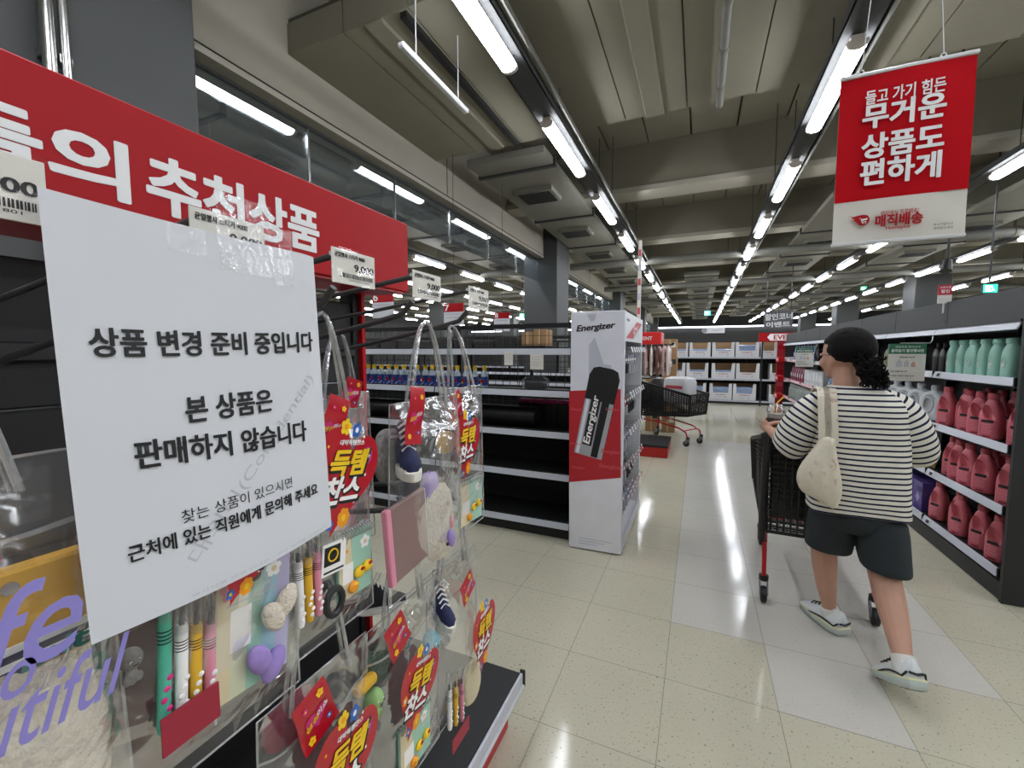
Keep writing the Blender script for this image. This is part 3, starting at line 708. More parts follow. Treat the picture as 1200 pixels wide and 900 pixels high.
def shoe(lab, loc, rz, S=.075, m=NAVY, group='canvas shoe key rings'):
    t = thing('shoe_keyring', lab, 'key ring', loc, rz, group)
    b = MB(); R = []
    for a, wd, h in ((-.5, .17, .60), (-.42, .19, .78), (-.25, .19, .80), (-.08, .18, .62), (.1, .18, .47), (.26, .19, .36), (.40, .16, .27), (.49, .07, .20)):
        R.append([Vector((a * S * 1.25, wd * S * math.cos(q) * (1 if math.sin(q) < .3 else .8), .10 * S + max(0, .5 + .5 * math.sin(q)) * h * S)) for q in [k * PI / 7 for k in range(14)]])
    b.loft(R, m); b.build('upper', t, ang=70)
    b = MB(); ring = lambda z, g: [Vector(((.02 + .5 * math.cos(q)) * S * 1.3 * g, .21 * S * math.sin(q) * g * (1 + .12 * math.cos(q)), z)) for q in [k * PI / 10 for k in range(20)]]
    b.loft([ring(0, .97), ring(.02 * S, 1), ring(.15 * S, 1), ring(.17 * S, .95)], RUB); b.build('sole', t)
    b = MB(); b.ball((.42 * S, 0, .16 * S), .17 * S, RUB, 8, (1.1, 1.05, .9)); b.build('toe_cap', t)
    b = MB()
    for k in range(5):
        x = (.22 - .1 * k) * S; z = (.47 + .085 * k) * S; b.tube([(x, -.12 * S, z - .02 * S), (x - .03 * S, 0, z + .06 * S), (x, .12 * S, z - .02 * S)], .022 * S, RUB, 6)
    b.tube([(-.2 * S, 0, .85 * S), (-.1 * S, .1 * S, 1.0 * S), (0, .2 * S, .9 * S), (-.1 * S, .1 * S, .78 * S)], .02 * S, RUB, 6); b.build('laces', t)
    b = MB(); b.tube([(-.5 * S + .12 * S * math.cos(q), 0, .98 * S + .12 * S * math.sin(q)) for q in [k * PI / 6 for k in range(12)]], .015 * S, STEEL, 6, True); b.build('ring', t)
    return t
def booklet(lab, loc, rz, W, H, m, tilt=0., spine=True, group=None, name='notebook', cat='notebook', D=.012):
    """stands in the y-z plane, front towards +x"""
    t = thing(name, lab, cat, loc, rz, group); t.rotation_euler = (tilt, 0, rz)
    b = MB(); b.bx(0, D, -W / 2, W / 2, 0, H, m, bev=.003 if D > .006 else 0); b.build('cover', t)
    if D > .006: b = MB(); b.bx(.002, D - .002, -W / 2 + .002, W / 2 + .002, .003, H - .003, PAPER); b.build('pages', t)
    if spine: b = MB(); b.bx(-.0005, D + .0015, -W / 2 - .001, -W / 2 + .014, 0, H, PINKC, bev=.002); b.build('spine', t)
    return t
def spiral(lab, loc, rz, W=.085, H=.11, m1=PASTEL, m2=MINT, tilt=0.):
    t = thing('spiral_notebook', lab, 'notebook', loc, rz, 'mint spiral notebooks'); t.rotation_euler = (tilt, 0, rz)
    b = MB(); b.bx(0, .008, -W / 2, W / 2, 0, H, m2, bev=.002); b.poly([(.0085, -W / 2, .002), (.0085, -W * .05, .002), (.0085, -W * .2, H), (.0085, -W / 2, H)], m1)
    b.bx(.008, .0088, -W * .4, -W * .1, H * .25, H * .55, WPR)
    flower(b, lambda u, v, d: Vector((.0088 + d, W * .25 + u, H * .78 + v)), .012, WPR, PASTEL); flower(b, lambda u, v, d: Vector((.0088 + d, -W * .3 + u, H * .75 + v)), .009, PASTEL, ORA)
    b.build('cover', t)
    for k in range(12):
        y = -W / 2 + W * (k + .5) / 12
        b = MB(); b.tube([(.004 + .009 * math.cos(q), y, H - .001 + .009 * math.sin(q)) for q in [j * PI / 5 for j in range(10)]], .0012, CHROME, 5, True); b.build('coil', t)
    for (u, v, m) in ((.05, .35, YEL), (.3, .38, YEL), (-.12, .16, ORA)):
        b = MB(); b.ball((.012, u * W, v * H), .012, m, 8, (.5, 1, .9)); b.ball((.016, u * W + .003, v * H + .005), .006, RED if m is YEL else YEL, 6, (.5, 1, .5)); b.build('charm', t)
    return t
def clip_card(lab, loc, rz, W=.11, H=.17, tilt=0.):
    t = thing('hair_clip_card', lab, 'card', loc, rz, 'pastel clip cards'); t.rotation_euler = (tilt, 0, rz)
    b = MB(); ms = [PASTEL, mat('card_b', 'cfd2b4', rough=.6), MINT, SKYC, mat('card_e', 'b9b4d2', rough=.6)]
    for k in range(5): b.bx(0, .0012, -W / 2 + W * k / 5, -W / 2 + W * (k + 1) / 5, 0, H, ms[k])
    flower(b, lambda u, v, d: Vector((.0014 + d, -W * .33 + u, H * .82 + v)), .013, PINKC, ORA); flower(b, lambda u, v, d: Vector((.0014 + d, W * .25 + u, H * .86 + v)), .012, WPR, PASTEL)
    b.bx(.0012, .0016, -W * .36, W * .3, H * .70, H * .715, INKG); b.bx(.0012, .002, -W * .32, -W * .05, H * .35, H * .66, WPR)
    b.ball((.0012, 0, H * .86), .008, INK, 6, (.1, 1, 1)); b.build('card', t)
    for i, (u, v, m) in enumerate(((.18, .5, CREAM), (.36, .58, CREAM), (.0, .22, LILAC), (.2, .12, LILAC))):
        b = MB(); b.ball((.014, u * W, v * H), .024, m, 8, (.45, .62, 1.0), Matrix.Rotation(.5 * (-1) ** i, 3, 'X')); b.build('bow', t)
    return t
def pen(lab, loc, L=.15, m=WPR, mc=SLEEVE, tilt=0., group='fibre pens in the gift bags'):
    t = thing('pen', lab, 'pen', loc, 0, group); t.rotation_euler = (tilt, 0, 0)
    b = MB(); b.lathe([(.0052, 0), (.0066, .006), (.0066, L * .66), (.0055, L * .70)], (0, 0, 0), m, 12)
    for k in range(4): b.lathe([(.0068, L * (.52 + .022 * k)), (.0068, L * (.528 + .022 * k))], (0, 0, 0), INK, 12, cap0=False, cap1=False)
    b.build('barrel', t)
    b = MB(); b.lathe([(.0030, L * .70), (.0014, L * .78), (.0006, L * .80)], (0, 0, 0), INK, 8); b.build('nib', t)
    b = MB(); b.lathe([(.0068, L * .64), (.0072, L * .66), (.0072, L * .97), (.004, L)], (0, 0, 0), mc, 12); b.build('cap', t)
    b = MB()
    for k in range(5): b.ball((.0062, .003 * math.sin(k * 2.1), L * (.08 + .06 * k)), .0035, PNK if m is TEAL else WPR, 5, (.4, 1, 1))
    b.build('print', t); return t
def plush(lab, loc, S=(.03, .06, .10), m=CREAM, group=None, name='fluffy_pouch', seed=1, fluff=.006):
    t = thing(name, lab, 'soft toy' if name != 'fluffy_pouch' else 'pouch', loc, 0, group)
    b = MB(); n = 20; R = []
    for i in range(n + 1):
        ph = PI * i / n; z = -math.cos(ph); q = max(1e-3, math.sin(ph)) ** .55
        R.append([Vector((S[0] * q * math.cos(a), S[1] * q * math.sin(a), S[2] * (1 + z))) * (1 + wr((q * math.cos(a) * 3, q * math.sin(a) * 3 + seed, z * 3), 3, fluff * 12)) for a in [2 * PI * k / 28 for k in range(28)]])
    b.loft(R, m); b.build('body', t, ang=180)
    return t
def squish(lab, loc, m, r=.02, group='squishy bead toys'):
    t = thing('squishy_toy', lab, 'toy', loc, 0, group)
    b = MB(); b.lathe([(.002, 0), (r * .45, r * .3), (r * .5, r * 1.2), (r * .42, r * 1.8)], (0, 0, 0), m, 14); b.ball((0, 0, r * 2.7), r, m, 10, (1, 1, 1.1))
    for s in (-1, 1): b.ball((r * .2, s * r * .5, r * .7), r * .35, m, 8, (1, 1, 1.5))
    b.build('body', t, ang=90)
    b = MB()
    for s in (-1, 1): b.ball((r * .9, s * r * .35, r * 2.75), r * .14, WPR, 6, (.6, 1, 1)); b.ball((r * 1.0, s * r * .35, r * 2.75), r * .07, INK, 6)
    b.bar((r * .97, -r * .2, r * 2.35), (r * .97, r * .2, r * 2.35), r * .07, INK); b.build('face', t); return t

def L(p, loc): return Vector(p) - Vector(loc)
ztop = 1.395
# A: the big bag at the edge beside the notice
lA = (-.565, .098, .97)
A_ = make_bag('big clear bag with purple script and cream fluff beside the white notice', lA, .25, .435, .085, .165, seed=1)
foil_tag(A_, L(onx(-8, 582, -.52), lA) + Vector((0, -.034, 0)), .07, .11, 0)
b = MB()
def sc(s, px, py, h, w_, sh=.3):
    c = L(onx(px, py, -.51), lA); b.text(s, PURP, c, Y, Z, w_, h, off=.006, shear=sh)
sc('life', 12, 742, .075, .095); sc('is so', -30, 812, .04, .07); sc('beautiful', 5, 848, .055, .155)
b.build('script_print', A_)
tt = plush('cream fluffy pouch with teal and pink marks in the big bag', (-.572, .135, .975), (.03, .088, .125), CREAM, seed=3, fluff=.008)
b = MB(); b.text('mitty', TEALP, L(onx(90, 752, -.534), (-.572, .135, .975)), Y, Z, .07, .022, bold=.03, shear=.2); b.bx(.033, .036, -.0, .022, .035, .06, PINKC); b.build('print', tt)
tt = booklet('mustard yellow pouch with navy and white stripes in the big bag', (-.575, .135, 1.205), 0, .15, .10, YCL, 0, False, None, 'striped_pouch', 'pouch', .02)
b = MB()
for k, m in enumerate((NST, WPR, NST, WPR)): b.bx(.0195, .0212, -.075, .075, .004 + .007 * k, .011 + .007 * k, m)
b.cyl((.019, .02, .085), (.022, .02, .085), .006, STEEL, 12); b.build('stripes', tt)
plush('grey plush ball tucked above the yellow striped pouch', (-.58, .11, 1.262), (.032, .045, .042), GRY, name='plush_ball', seed=5, fluff=.001)
# B: bag right under the notice
lB = (-.57, .335, .975)
B_ = make_bag('clear bag hanging below the white notice with a row of pens', lB, .215, .42, .07, .17, seed=2)
heart_sticker(B_, L(onx(292, 640, -.52), lB), .13, -.45)
booklet('dark maroon notebook standing behind the pens below the notice', (-.585, .275, 1.0), 0, .11, .19, MAROON, 0, False)
for (px, py, m, L_, nm) in ((192, 858, TEAL, .20, 'teal'), (212, 845, WPR, .165, 'white'), (229, 838, GOLDY, .16, 'yellow'), (245, 835, PINKC, .16, 'pink')):
    p = onx(px, py, -.545); pen(nm + ' pen with patterned barrel standing in the bag below the notice', (-.545, p.y, p.z), L_, m, tilt=-.06)
p = onx(222, 858, -.538); tt = booklet('red backing card of the pen set below the notice', (-.532, p.y, p.z - .002), 0, .062, .045, mat('wine_card', '9c1f38', rough=.45), 0, False, None, 'backing_card', 'card', .002)
p = onx(298, 800, -.54); clip_card('pastel card with lilac bows in the bag below the notice', (-.545, p.y, p.z - .005), 0, .105, .175, -.08)
squish('small grey bead toy beside the maroon notebook', (-.56, onx(160, 790, -.55).y, 1.135), GRY, .011)
# C0: bag at the far edge of the notice
l0 = (-.58, .53, 1.0)
C0 = make_bag('clear bag half hidden at the far edge of the white notice', l0, .19, .395, .06, .17, seed=3)
heart_sticker(C0, L(onx(403, 556, -.538), l0), .19, -.38); foil_tag(C0, L(onx(389, 500, -.54), l0), .05, .10, -.4)
for k, m in enumerate((WPR, GOLDY, PINKC)): pen(['white', 'yellow', 'pink'][k] + ' pen in the bag past the corner of the notice', (-.555, onx(352 + 11 * k, 725, -.555).y, onx(352, 735, -.555).z), .15, m)
p = onx(418, 690, -.55); spiral('mint spiral notebook below the heart sticker beside the notice', (-.56, p.y, p.z - .01), 0, .08, .115, PASTEL, MINT, -.05)
p = onx(392, 672, -.545); tt = booklet('black badge card with a yellow emblem beside the notice corner', (-.549, p.y, p.z), 0, .05, .052, WPR, -.1, False, None, 'badge_card', 'card', .002)
b = MB(); b.bx(.002, .003, -.021, .012, .016, .047, INK); b.tube([(.0035, -.004 + .010 * math.cos(a), .032 + .010 * math.sin(a)) for a in [k * PI / 6 for k in range(12)]], .0014, YEL, 5, True); b.bx(.002, .0026, -.021, .021, .004, .007, INK); b.build('emblem', tt)
p = onx(392, 705, -.548); t = thing('hair_tie', 'dark grey hair tie hanging under the black badge card', 'hair tie', (-.548, p.y, p.z)); b = MB(); b.tube([(0, .017 * math.cos(a), .022 * math.sin(a)) for a in [k * PI / 8 for k in range(16)]], .006, DKGREY, 8, True); b.build('band', t)
# C: the full bag with the shoe
lC = (-.555, .795, .985)
C_ = make_bag('full clear bag holding a navy canvas shoe and mauve notebook', lC, .255, .41, .10, .17, seed=4)
foil_tag(C_, L(onx(487, 487, -.515), lC), .055, .115, -.15)
p = onx(485, 556, -.525); shoe('navy canvas shoe key ring above the mauve notebook', (-.545, p.y + .005, p.z), -.75, .115)
p = onx(480, 668, -.53); booklet('mauve brown notebook with pink spine below the canvas shoe', (-.535, p.y, p.z), 0, .125, .155, MAUVE, .09)
p = onx(520, 655, -.54); tt = plush('cream fluffy pouch with lilac ears beside the mauve notebook', (-.555, p.y, p.z), (.028, .052, .088), CREAM, seed=8, fluff=.005)
b = MB(); b.ball((.03, .01, .05), .022, LILAC, 8, (.3, .6, 1.1), Matrix.Rotation(.3, 3, 'X')); b.ball((.03, .012, .09), .014, PINKC, 8, (.3, .5, 1.2)); b.ball((.034, -.012, .045), .004, INK, 6); b.build('patches', tt)
p = onx(510, 590, -.55); tt = plush('lilac cloth bundle above the cream fluffy pouch', (-.565, p.y, p.z - .02), (.018, .03, .045), LILAC, name='cloth_bundle', seed=9, fluff=.01)
plush('grey plush oval behind the navy canvas shoe', (-.585, onx(462, 540, -.57).y, onx(462, 565, -.57).z), (.02, .04, .055), GRY, name='plush_ball', seed=4, fluff=.001)
# D: bag at the open end, upper row
lD = (-.60, 1.03, .985)
D_ = make_bag('clear bag with small heart sticker at the open end, upper row', lD, .22, .415, .06, .17, seed=5, hooky=-.06)
heart_sticker(D_, L(onx(546, 519, -.565), lD), .185, -.2, .78); foil_tag(D_, L(onx(535, 478, -.565), lD), .06, .085, .35)
p = onx(553, 612, -.585); spiral('mint spiral notebook with yellow charms under the small heart', (-.595, p.y, p.z), 0, .13, .125, PASTEL, MINT, -.05)
p = onx(523, 520, -.585); tt = plush('yellow soft toy behind the small heart sticker', (-.60, p.y + .02, p.z - .03), (.018, .035, .028), GOLDY, name='yellow_toy', seed=11, fluff=.004)
# spare bags hung further back on the same hooks
for i, (y, x) in enumerate(((.60, -.76), (.78, -.80))):
    l_ = (x, y, 1.0); G_ = make_bag(['clear bag hung behind, its red foil tag folded up by the cords', 'clear bag hung far back behind the full bag with the shoe'][i], l_, .2, .395, .05, .155, seed=7 + i)
    foil_tag(G_, Vector((.03, -.02 + .03 * i, .40)), .06, .07, .9 - 1.2 * i)
    plush('pale soft toy in the bag hung ' + ['behind the red foil tag' , 'furthest back'][i], (x, y, 1.06), (.016, .05, .07), [CREAM, PINKC][i], name='soft_toy', seed=20 + i)
# lower row
lE = (-.585, .505, .52)
E_ = make_bag('clear bag with large red foil tag, cut by the bottom edge', lE, .225, .43, .075, .2, seed=11)
foil_tag(E_, L(onx(370, 838, -.545), lE), .072, .098, .30); heart_sticker(E_, L(onx(403, 896, -.535), lE), .20, -.30)
plush('dark pink soft toy in the bag with the large foil tag', (-.60, .46, .86), (.02, .05, .035), mat('wine_cloth', '7c2238', rough=.8), name='soft_toy', seed=31)
lF = (-.59, .745, .50)
F_ = make_bag('clear bag with big heart sticker in the middle of the lower row', lF, .235, .44, .085, .2, seed=12)
heart_sticker(F_, L(onx(489, 805, -.535), lF), .185, -.42); foil_tag(F_, L(onx(466, 745, -.535), lF), .065, .085, .42)
p = onx(440, 848, -.57); squish('pale green squishy toy beside the big heart sticker', (-.575, p.y + .005, p.z), LGR, .018)
p = onx(452, 790, -.58); plush('dark green yarn ball above the yellow roll', (-.60, p.y, p.z - .02), (.02, .05, .035), DKG, name='yarn_ball', seed=33, fluff=.012)
p = onx(428, 802, -.575); t = thing('yellow_roll', 'small yellow roll lying above the green squishy toy', 'toy', (-.575, p.y, p.z)); b = MB(); b.tube([(0, -.025, 0), (0, -.02, 0), (0, .02, 0), (0, .025, 0)], [.008, .012, .012, .008], GOLDY, 12); b.build('roll', t)
p = onx(487, 880, -.555); spiral('mint notebook under the big heart sticker, lower row', (-.56, p.y, p.z - .03), 0, .11, .12, PASTEL, MINT)
p = onx(452, 716, -.62); shoe('black canvas shoe key ring under the full bag', (-.63, p.y, p.z), .8, .085, mat('black_canvas', '1b1b22', rough=.8))
lG = (-.61, .985, .47)
G_ = make_bag('clear bag with narrow heart sticker at the open end, lower row', lG, .25, .45, .08, .2, seed=13)
heart_sticker(G_, L(onx(566, 741, -.565), lG), .215, -.15, .72); foil_tag(G_, L(onx(548, 688, -.565), lG), .075, .075, .5)
p = onx(524, 728, -.575); shoe('navy canvas shoe key ring beside the narrow heart sticker', (-.59, p.y, p.z), -.6, .10)
p = onx(508, 778, -.58); squish('light blue squishy toy under the navy shoe, lower row', (-.585, p.y, p.z), LBL, .022)
p = onx(519, 768, -.6); squish('dark blue grey squishy toy behind the light blue one', (-.615, p.y + .03, p.z), mat('slate_rubber', '4c5a68', rough=.6), .022)
for k, m in enumerate((WPR, GOLDY, PINKC)): p = onx(528 + 7 * k, 855 - 5 * k, -.58); pen(['white', 'yellow', 'pink'][k] + ' pen standing in the bag at the open end, lower row', (-.582, p.y, p.z), .16, m)
p = onx(538, 860, -.575); tt = booklet('dark wine card under the pens at the open end', (-.570, p.y, p.z - .02), 0, .09, .04, mat('wine_card', '9c1f38'), 0, False, None, 'backing_card', 'card', .002)
p = onx(556, 800, -.59); plush('cream bundle behind the narrow heart sticker', (-.60, p.y, p.z - .06), (.018, .05, .06), mat('cream_cloth', 'cfc4a4', rough=.9, bump=.3), name='cloth_bundle', seed=44, fluff=.006)
p = onx(415, 715, -.64); shoe('dark laced shoe key ring hanging behind the upper bags', (-.68, p.y + .02, p.z), .9, .08, mat('black_canvas', '1b1b22'))
# ================================================================== BLACK SHELVES across the aisle (between the front rack and the battery stand)
def gondola(lab, x0, x1, yf, depth, levels, top, mesh=True, kick=True, lower=True):
    t = thing('store_shelf', lab, 'store shelf', ((x0 + x1) / 2, yf, 0))
    yb = yf + depth; nb = max(1, round((x1 - x0) / 1.1)); bw = (x1 - x0) / nb
    for k in range(nb + 1):
        b = MB(); xx = min(max(x0 + bw * k, x0 + .02), x1 - .02); b.bx(xx - .02, xx + .02, yb - .03, yb + .03, 0, top, BLK); b.build('upright', t, world=True)
    b = MB(); b.bx(x0, x1, yb - .008, yb + .008, .1, 1.0, BLKM)
    b.build('back_panel', t, world=True)
    b = MB(); x = x0
    while x < x1: b.bx(x - .002, x + .002, yb - .003, yb + .003, 1.0, top, BLK); x += .075
    z = 1.04
    while z < top: b.bx(x0, x1, yb - .005, yb - .001, z, z + .004, BLK); z += .075
    b.build('wire_back', t, world=True)
    b = MB(); b.bx(x0, x1, yb - .02, yb + .02, top - .03, top + .01, BLK); b.build('top_rail', t, world=True)
    if kick: b = MB(); b.bx(x0, x1, yf + .05, yf + .065, 0, levels[0] - .05, BLK); b.build('kick_plate', t, world=True)
    for z in levels:
        b = MB(); b.bx(x0, x1, yf + .006, yb - .01, z - .03, z, BLKM); b.bx(x0, x1, yf + .01, yf + .03, z - .03, z + .025, BLKM); b.build('shelf_board', t, world=True)
        b = MB()
        for k in range(nb): b.box((x0 + bw * (k + .5), yf + .002, z - .008), (bw - .012, .008, .05), STRIP, rot=Matrix.Rotation(-.25, 3, 'X'), bev=.002)
        b.build('price_rail', t, world=True)
    return t
gondola('empty black shelves with white rails between the hanging bags and the battery stand', -4.6, -.89, 3.16, .46, (.13, .52, .853, 1.177, 1.507), 1.74)
# things left on those shelves
BLUEL = mat('blue_label', '27408a', rough=.4); CLEARB = mat('pale_liquid', 'aebfd0', rough=.2)
def bottle_small(lab, loc, group):
    t = thing('cleaner_bottle', lab, 'bottle', loc, 0, group)
    b = MB(); b.lathe([(.036, 0), (.04, .01), (.04, .12), (.02, .155), (.018, .16)], (0, 0, 0), CLEARB, 14, .7, 1.1); b.build('body', t)
    b = MB(); b.lathe([(.0405, .03), (.0405, .105)], (0, 0, 0), BLUEL, 14, .71, 1.11, False, False); b.ball((0, -.046, .065), .016, RED, 6, (1, .1, 1)); b.ball((-.012, -.046, .05), .009, YEL, 6, (1, .1, 1)); b.build('label_band', t)
    b = MB(); b.lathe([(.019, .16), (.02, .19), (.013, .2)], (0, 0, 0), YEL, 12); b.build('cap', t)
    return t
b0 = None
for i in range(19):
    x = -3.35 + .088 * i + (.06 if i > 9 else 0)
    lab = 'small clear bottle with blue label and yellow cap, in the row behind the hanging bags'
    if b0 is None: b0 = bottle_small(lab, (x, 3.30, 1.178), 'small blue labelled bottles in a row'); b0.rotation_euler = (0, 0, 0)
    else: dup(b0, (x, 3.30 + random.uniform(-.01, .01), 1.178), random.uniform(-.3, .3))
b = MB()
for k in range(18): b.bx(-3.38 + .095 * k, -3.30 + .095 * k, 3.20, 3.205, 1.178, 1.235, BLUEL)
for k in range(18): b.bar((-3.37 + .095 * k, 3.199, 1.185), (-3.31 + .095 * k, 3.199, 1.225), .012, WPR, .002)
tag(b.build('shelf_edge_banner', loc=(-2.5, 3.2, 1.178)), 'blue strip with white strokes along the front of the small bottles', 'shelf strip')
for i in range(3):
    x0 = -2.75 + .62 * i
    t = thing('black_roll', '%s long black roll lying on the empty shelf below the small bottles' % ORD[i], 'roll', (x0, 3.4, .96)); b = MB()
    b.tube([(x0 - .30, 3.38, .945), (x0 - .29, 3.38, .945), (x0 + .27, 3.38, .945), (x0 + .28, 3.38, .945)], [.07, .09, .09, .07], BLK2, 18); b.build('roll_wrap', t, world=True)
    b = MB(); b.cyl((x0 - .304, 3.38, .945), (x0 - .25, 3.38, .945), .03, DKGREY, 12); b.cyl((x0 + .285, 3.38, .945), (x0 + .2, 3.38, .945), .03, DKGREY, 12); b.build('core', t, world=True)
MAG = mat('magenta_box', 'b8126e', rough=.4)
for i in range(4):
    x0 = -1.40 + .12 * i
    t = thing('pink_box', 'slim magenta box, %s in the row of four on a dark shelf' % ORD[i], 'box', (x0, 3.5, .853), 0, 'slim magenta boxes')
    b = MB(); b.bx(x0 - .055, x0 + .055, 3.48, 3.55, 1.05, 1.085, MAG, bev=.003); b.build('carton', t, world=True)
    b = MB(); b.bx(x0 - .055, x0 + .055, 3.48, 3.55, .854, 1.05, BLK2, bev=.003); b.build('tray_box', t, world=True)
for i, (px, w_) in enumerate(((555, .22), (625, .25))):
    p = ony(px, 440, 3.35); t = thing('clear_pack', ['clear crumpled pack on the empty black shelf beside the hanging bags', 'clear crumpled pack on the empty black shelf by the battery stand'][i], 'pack', (p.x, 3.35, 1.178))
    b = MB(); b.loft([[Vector((p.x + w_ / 2 * math.cos(q) * g, 3.40 + .09 * math.sin(q) * g + wr((q, z, i), 2, .02), 1.18 + z)) for q in [k * PI / 9 for k in range(18)]] for z, g in ((0, .95), (.02, 1), (.08, .96), (.11, .6))], SLEEVE); b.build('film_wrap', t, world=True)
    b = MB(); b.bx(p.x - w_ * .36, p.x + w_ * .36, 3.36, 3.45, 1.182, 1.24, DKGREY, bev=.01); b.build('content', t, world=True)
for i, (px, py) in enumerate(((596, 420), (629, 424), (521, 458))):
    p = ony(px, py, 3.14); t = thing('shelf_card', ['white paper card hung under the top rail of the empty shelves', 'pale printed card under the top rail near the battery stand', 'small red and white price card on the rail of the bottle shelf'][i], 'card', (p.x, 3.145, p.z))
    b = MB(); w_, h_ = ((.075, .11), (.11, .12), (.05, .05))[i]; b.bx(p.x - w_ / 2, p.x + w_ / 2, 3.140, 3.1415, p.z - h_ / 2, p.z + h_ / 2, CARDW)
    for k in range(4): b.bx(p.x - w_ * .38, p.x + w_ * (.38 - .12 * (k % 2)), 3.1394, 3.1399, p.z + h_ * (.28 - .17 * k), p.z + h_ * (.33 - .17 * k), RED if i == 2 and k == 0 else INKG)
    b.build('card', t, world=True)
# shelves in the hall behind, with their standing number signs
gondola('second run of black shelves behind the empty ones, small dark boxes on top', -7.5, -1.3, 5.6, .5, (.13, .6, 1.05, 1.5), 1.72)
gondola('third run of black shelves deep in the hall behind the glass', -9.5, -1.6, 8.2, .5, (.13, .6, 1.05, 1.5), 1.72)
gondola('fourth run of black shelves at the back of the hall behind the glass', -12, -4.2, 11.6, .5, (.13, .6, 1.05, 1.5), 1.8)
DKB = mat('dark_box', '2b2623', rough=.7)
for i in range(12):
    x = -6.2 + .36 * i; h = (.16, .2, .18)[i % 3]
    t = thing('dark_box', '%s dark brown box from the far end of the row on the second shelf run' % ORD[i], 'box', (x, 5.85, 1.5), 0, 'dark boxes on the second shelf run')
    b = MB(); b.bx(x - .165, x + .165, 5.72, 6.0, 1.505, 1.505 + h, DKB, bev=.006); b.build('carton', t, world=True)
    b = MB(); b.bx(x - .14, x + .14, 5.716, 5.72, 1.53, 1.50 + h * .6, DKGREY); b.build('label_patch', t, world=True)
for i, (px0, px1, py0, py1) in enumerate(((611, 625, 389, 405), (625, 640, 386, 405))):
    a, c = ony(px0, py0, 5.7), ony(px1, py1, 5.7)
    t = thing('carton', ['brown carton on the shelves behind, next to the dark column', 'taller brown carton on the shelves behind, at the dark column'][i], 'carton', ((a.x + c.x) / 2, 5.7, c.z))
    b = MB(); b.bx(a.x + .005, c.x, 5.7, 5.98, max(1.505, c.z), a.z, BROWN, bev=.004); b.build('box', t, world=True)
    b = MB(); b.bx((a.x + c.x) / 2 - .02, (a.x + c.x) / 2 + .02, 5.698, 5.70, c.z + .02, a.z, mat('parcel_tape', 'b99c74', rough=.4)); b.build('tape', t, world=True)
for i, (n_, px0, px1, py0, py1, py2, y) in enumerate((('6', 436, 461, 342, 355, 372, 4.6), ('7', 520, 543, 356, 366, 381, 5.2), ('8', 579, 597, 366.5, 373.5, 388, 6.2), ('9', 520, 540, 434, 438, 446, 3.9))[:3]):
    a, c, m_ = ony(px0, py0, y), ony(px1, py2, y), ony(px0, py1, y)
    t = thing('aisle_sign', 'red and white aisle sign numbered %s over the dark shelves' % {'6': 'six', '7': 'seven', '8': 'eight'}[n_], 'sign', ((a.x + c.x) / 2, y, c.z))
    b = MB(); b.bx(a.x, c.x, y, y + .012, m_.z, a.z, RED); b.bx(a.x, c.x, y, y + .012, c.z, m_.z, WHT)
    W = c.x - a.x; b.text(n_, LETW, (a.x + W * .16, y - .001, (a.z + m_.z) / 2), X, Z, W * .2, (a.z - m_.z) * .7, bold=.03)
    for k in range(2): b.bx(a.x + W * .08, c.x - W * .15, y - .001, y, m_.z - (m_.z - c.z) * (.22 + .25 * k), m_.z - (m_.z - c.z) * (.12 + .25 * k), INKG)
    b.build('sign_board', t, world=True)
    b = MB(); b.cyl((a.x + W / 2, y + .02, 1.70), (a.x + W / 2, y + .02, a.z), .008, DKGREY, 8); b.cyl((a.x + W / 2, y + .02, a.z), (a.x + W / 2, y + .02, ZC), .003, DKGREY, 6); b.build('post', t, world=True)

# ================================================================== BATTERY STAND
EX0, EX1, EY0, EY1, EH = -.873, -.48, 3.09, 4.10, 1.79
t = EZ = thing('battery_stand', 'tall white battery display stand with printed side at the aisle', 'display stand', ((EX0 + EX1) / 2, 3.6, 0))
PGREY = mat('print_pale_grey', 'd9dae4', rough=.45); PG2 = mat('print_grey', 'b9bbc8', rough=.45); PRED = mat('print_red', 'b3242f', rough=.45); PRED2 = mat('print_red_pale', 'c65058', rough=.45); SILV = mat('print_silver', 'a2a5ab', rough=.4); PBLK = mat('print_black', '1c1d20', rough=.4)
b = MB(); b.bx(EX0, EX1, EY0, EY0 + .03, 0.02, EH, PGREY, bev=.004); yy = EY0 - .0008
def ep(px, py): p = ony(px, py, EY0); return (p.x, p.z)
def epoly(pts, m, d): b.poly([(*[ep(*q)[0]], EY0 - d, ep(*q)[1]) for q in pts], m)
epoly([(667, 458), (727.5, 456), (727.5, 560), (667, 565)], PRED, .0006)
for k, (px, py, w_) in enumerate(((676, 480, .10), (716, 530, .14), (720, 548, .16), (678, 548, .10), (674, 520, .08), (718, 480, .1))):
    x_, z_ = ep(px, py); x_ = min(max(x_, EX0 + w_ / 2 + .005), EX1 - w_ / 2 - .005); b.text('Energizer', PRED2, (x_, EY0 - .0010, z_), X, Z, w_, w_ * .26, bold=.03, shear=.2)
epoly([(667, 565), (727.5, 560), (727.5, 650), (667, 640)], mat('print_floor', 'e0e0e6', rough=.45), .0006)
x_, z_ = ep(698, 384); b.text('Energizer', PBLK, (x_, EY0 - .0012, z_), X, Z, .275, .058, off=.01, bold=.03, shear=.2, fn=lambda u, v, d: Vector((x_ + u, EY0 - .0012 - d, z_ + v + u * .08)))
epoly([(690, 405), (697, 395), (712, 440), (690, 440)], PG2, .0006)                # pale pointed flare in the print
epoly([(688, 369), (699, 368), (697, 376), (692, 377)], PG2, .0006)
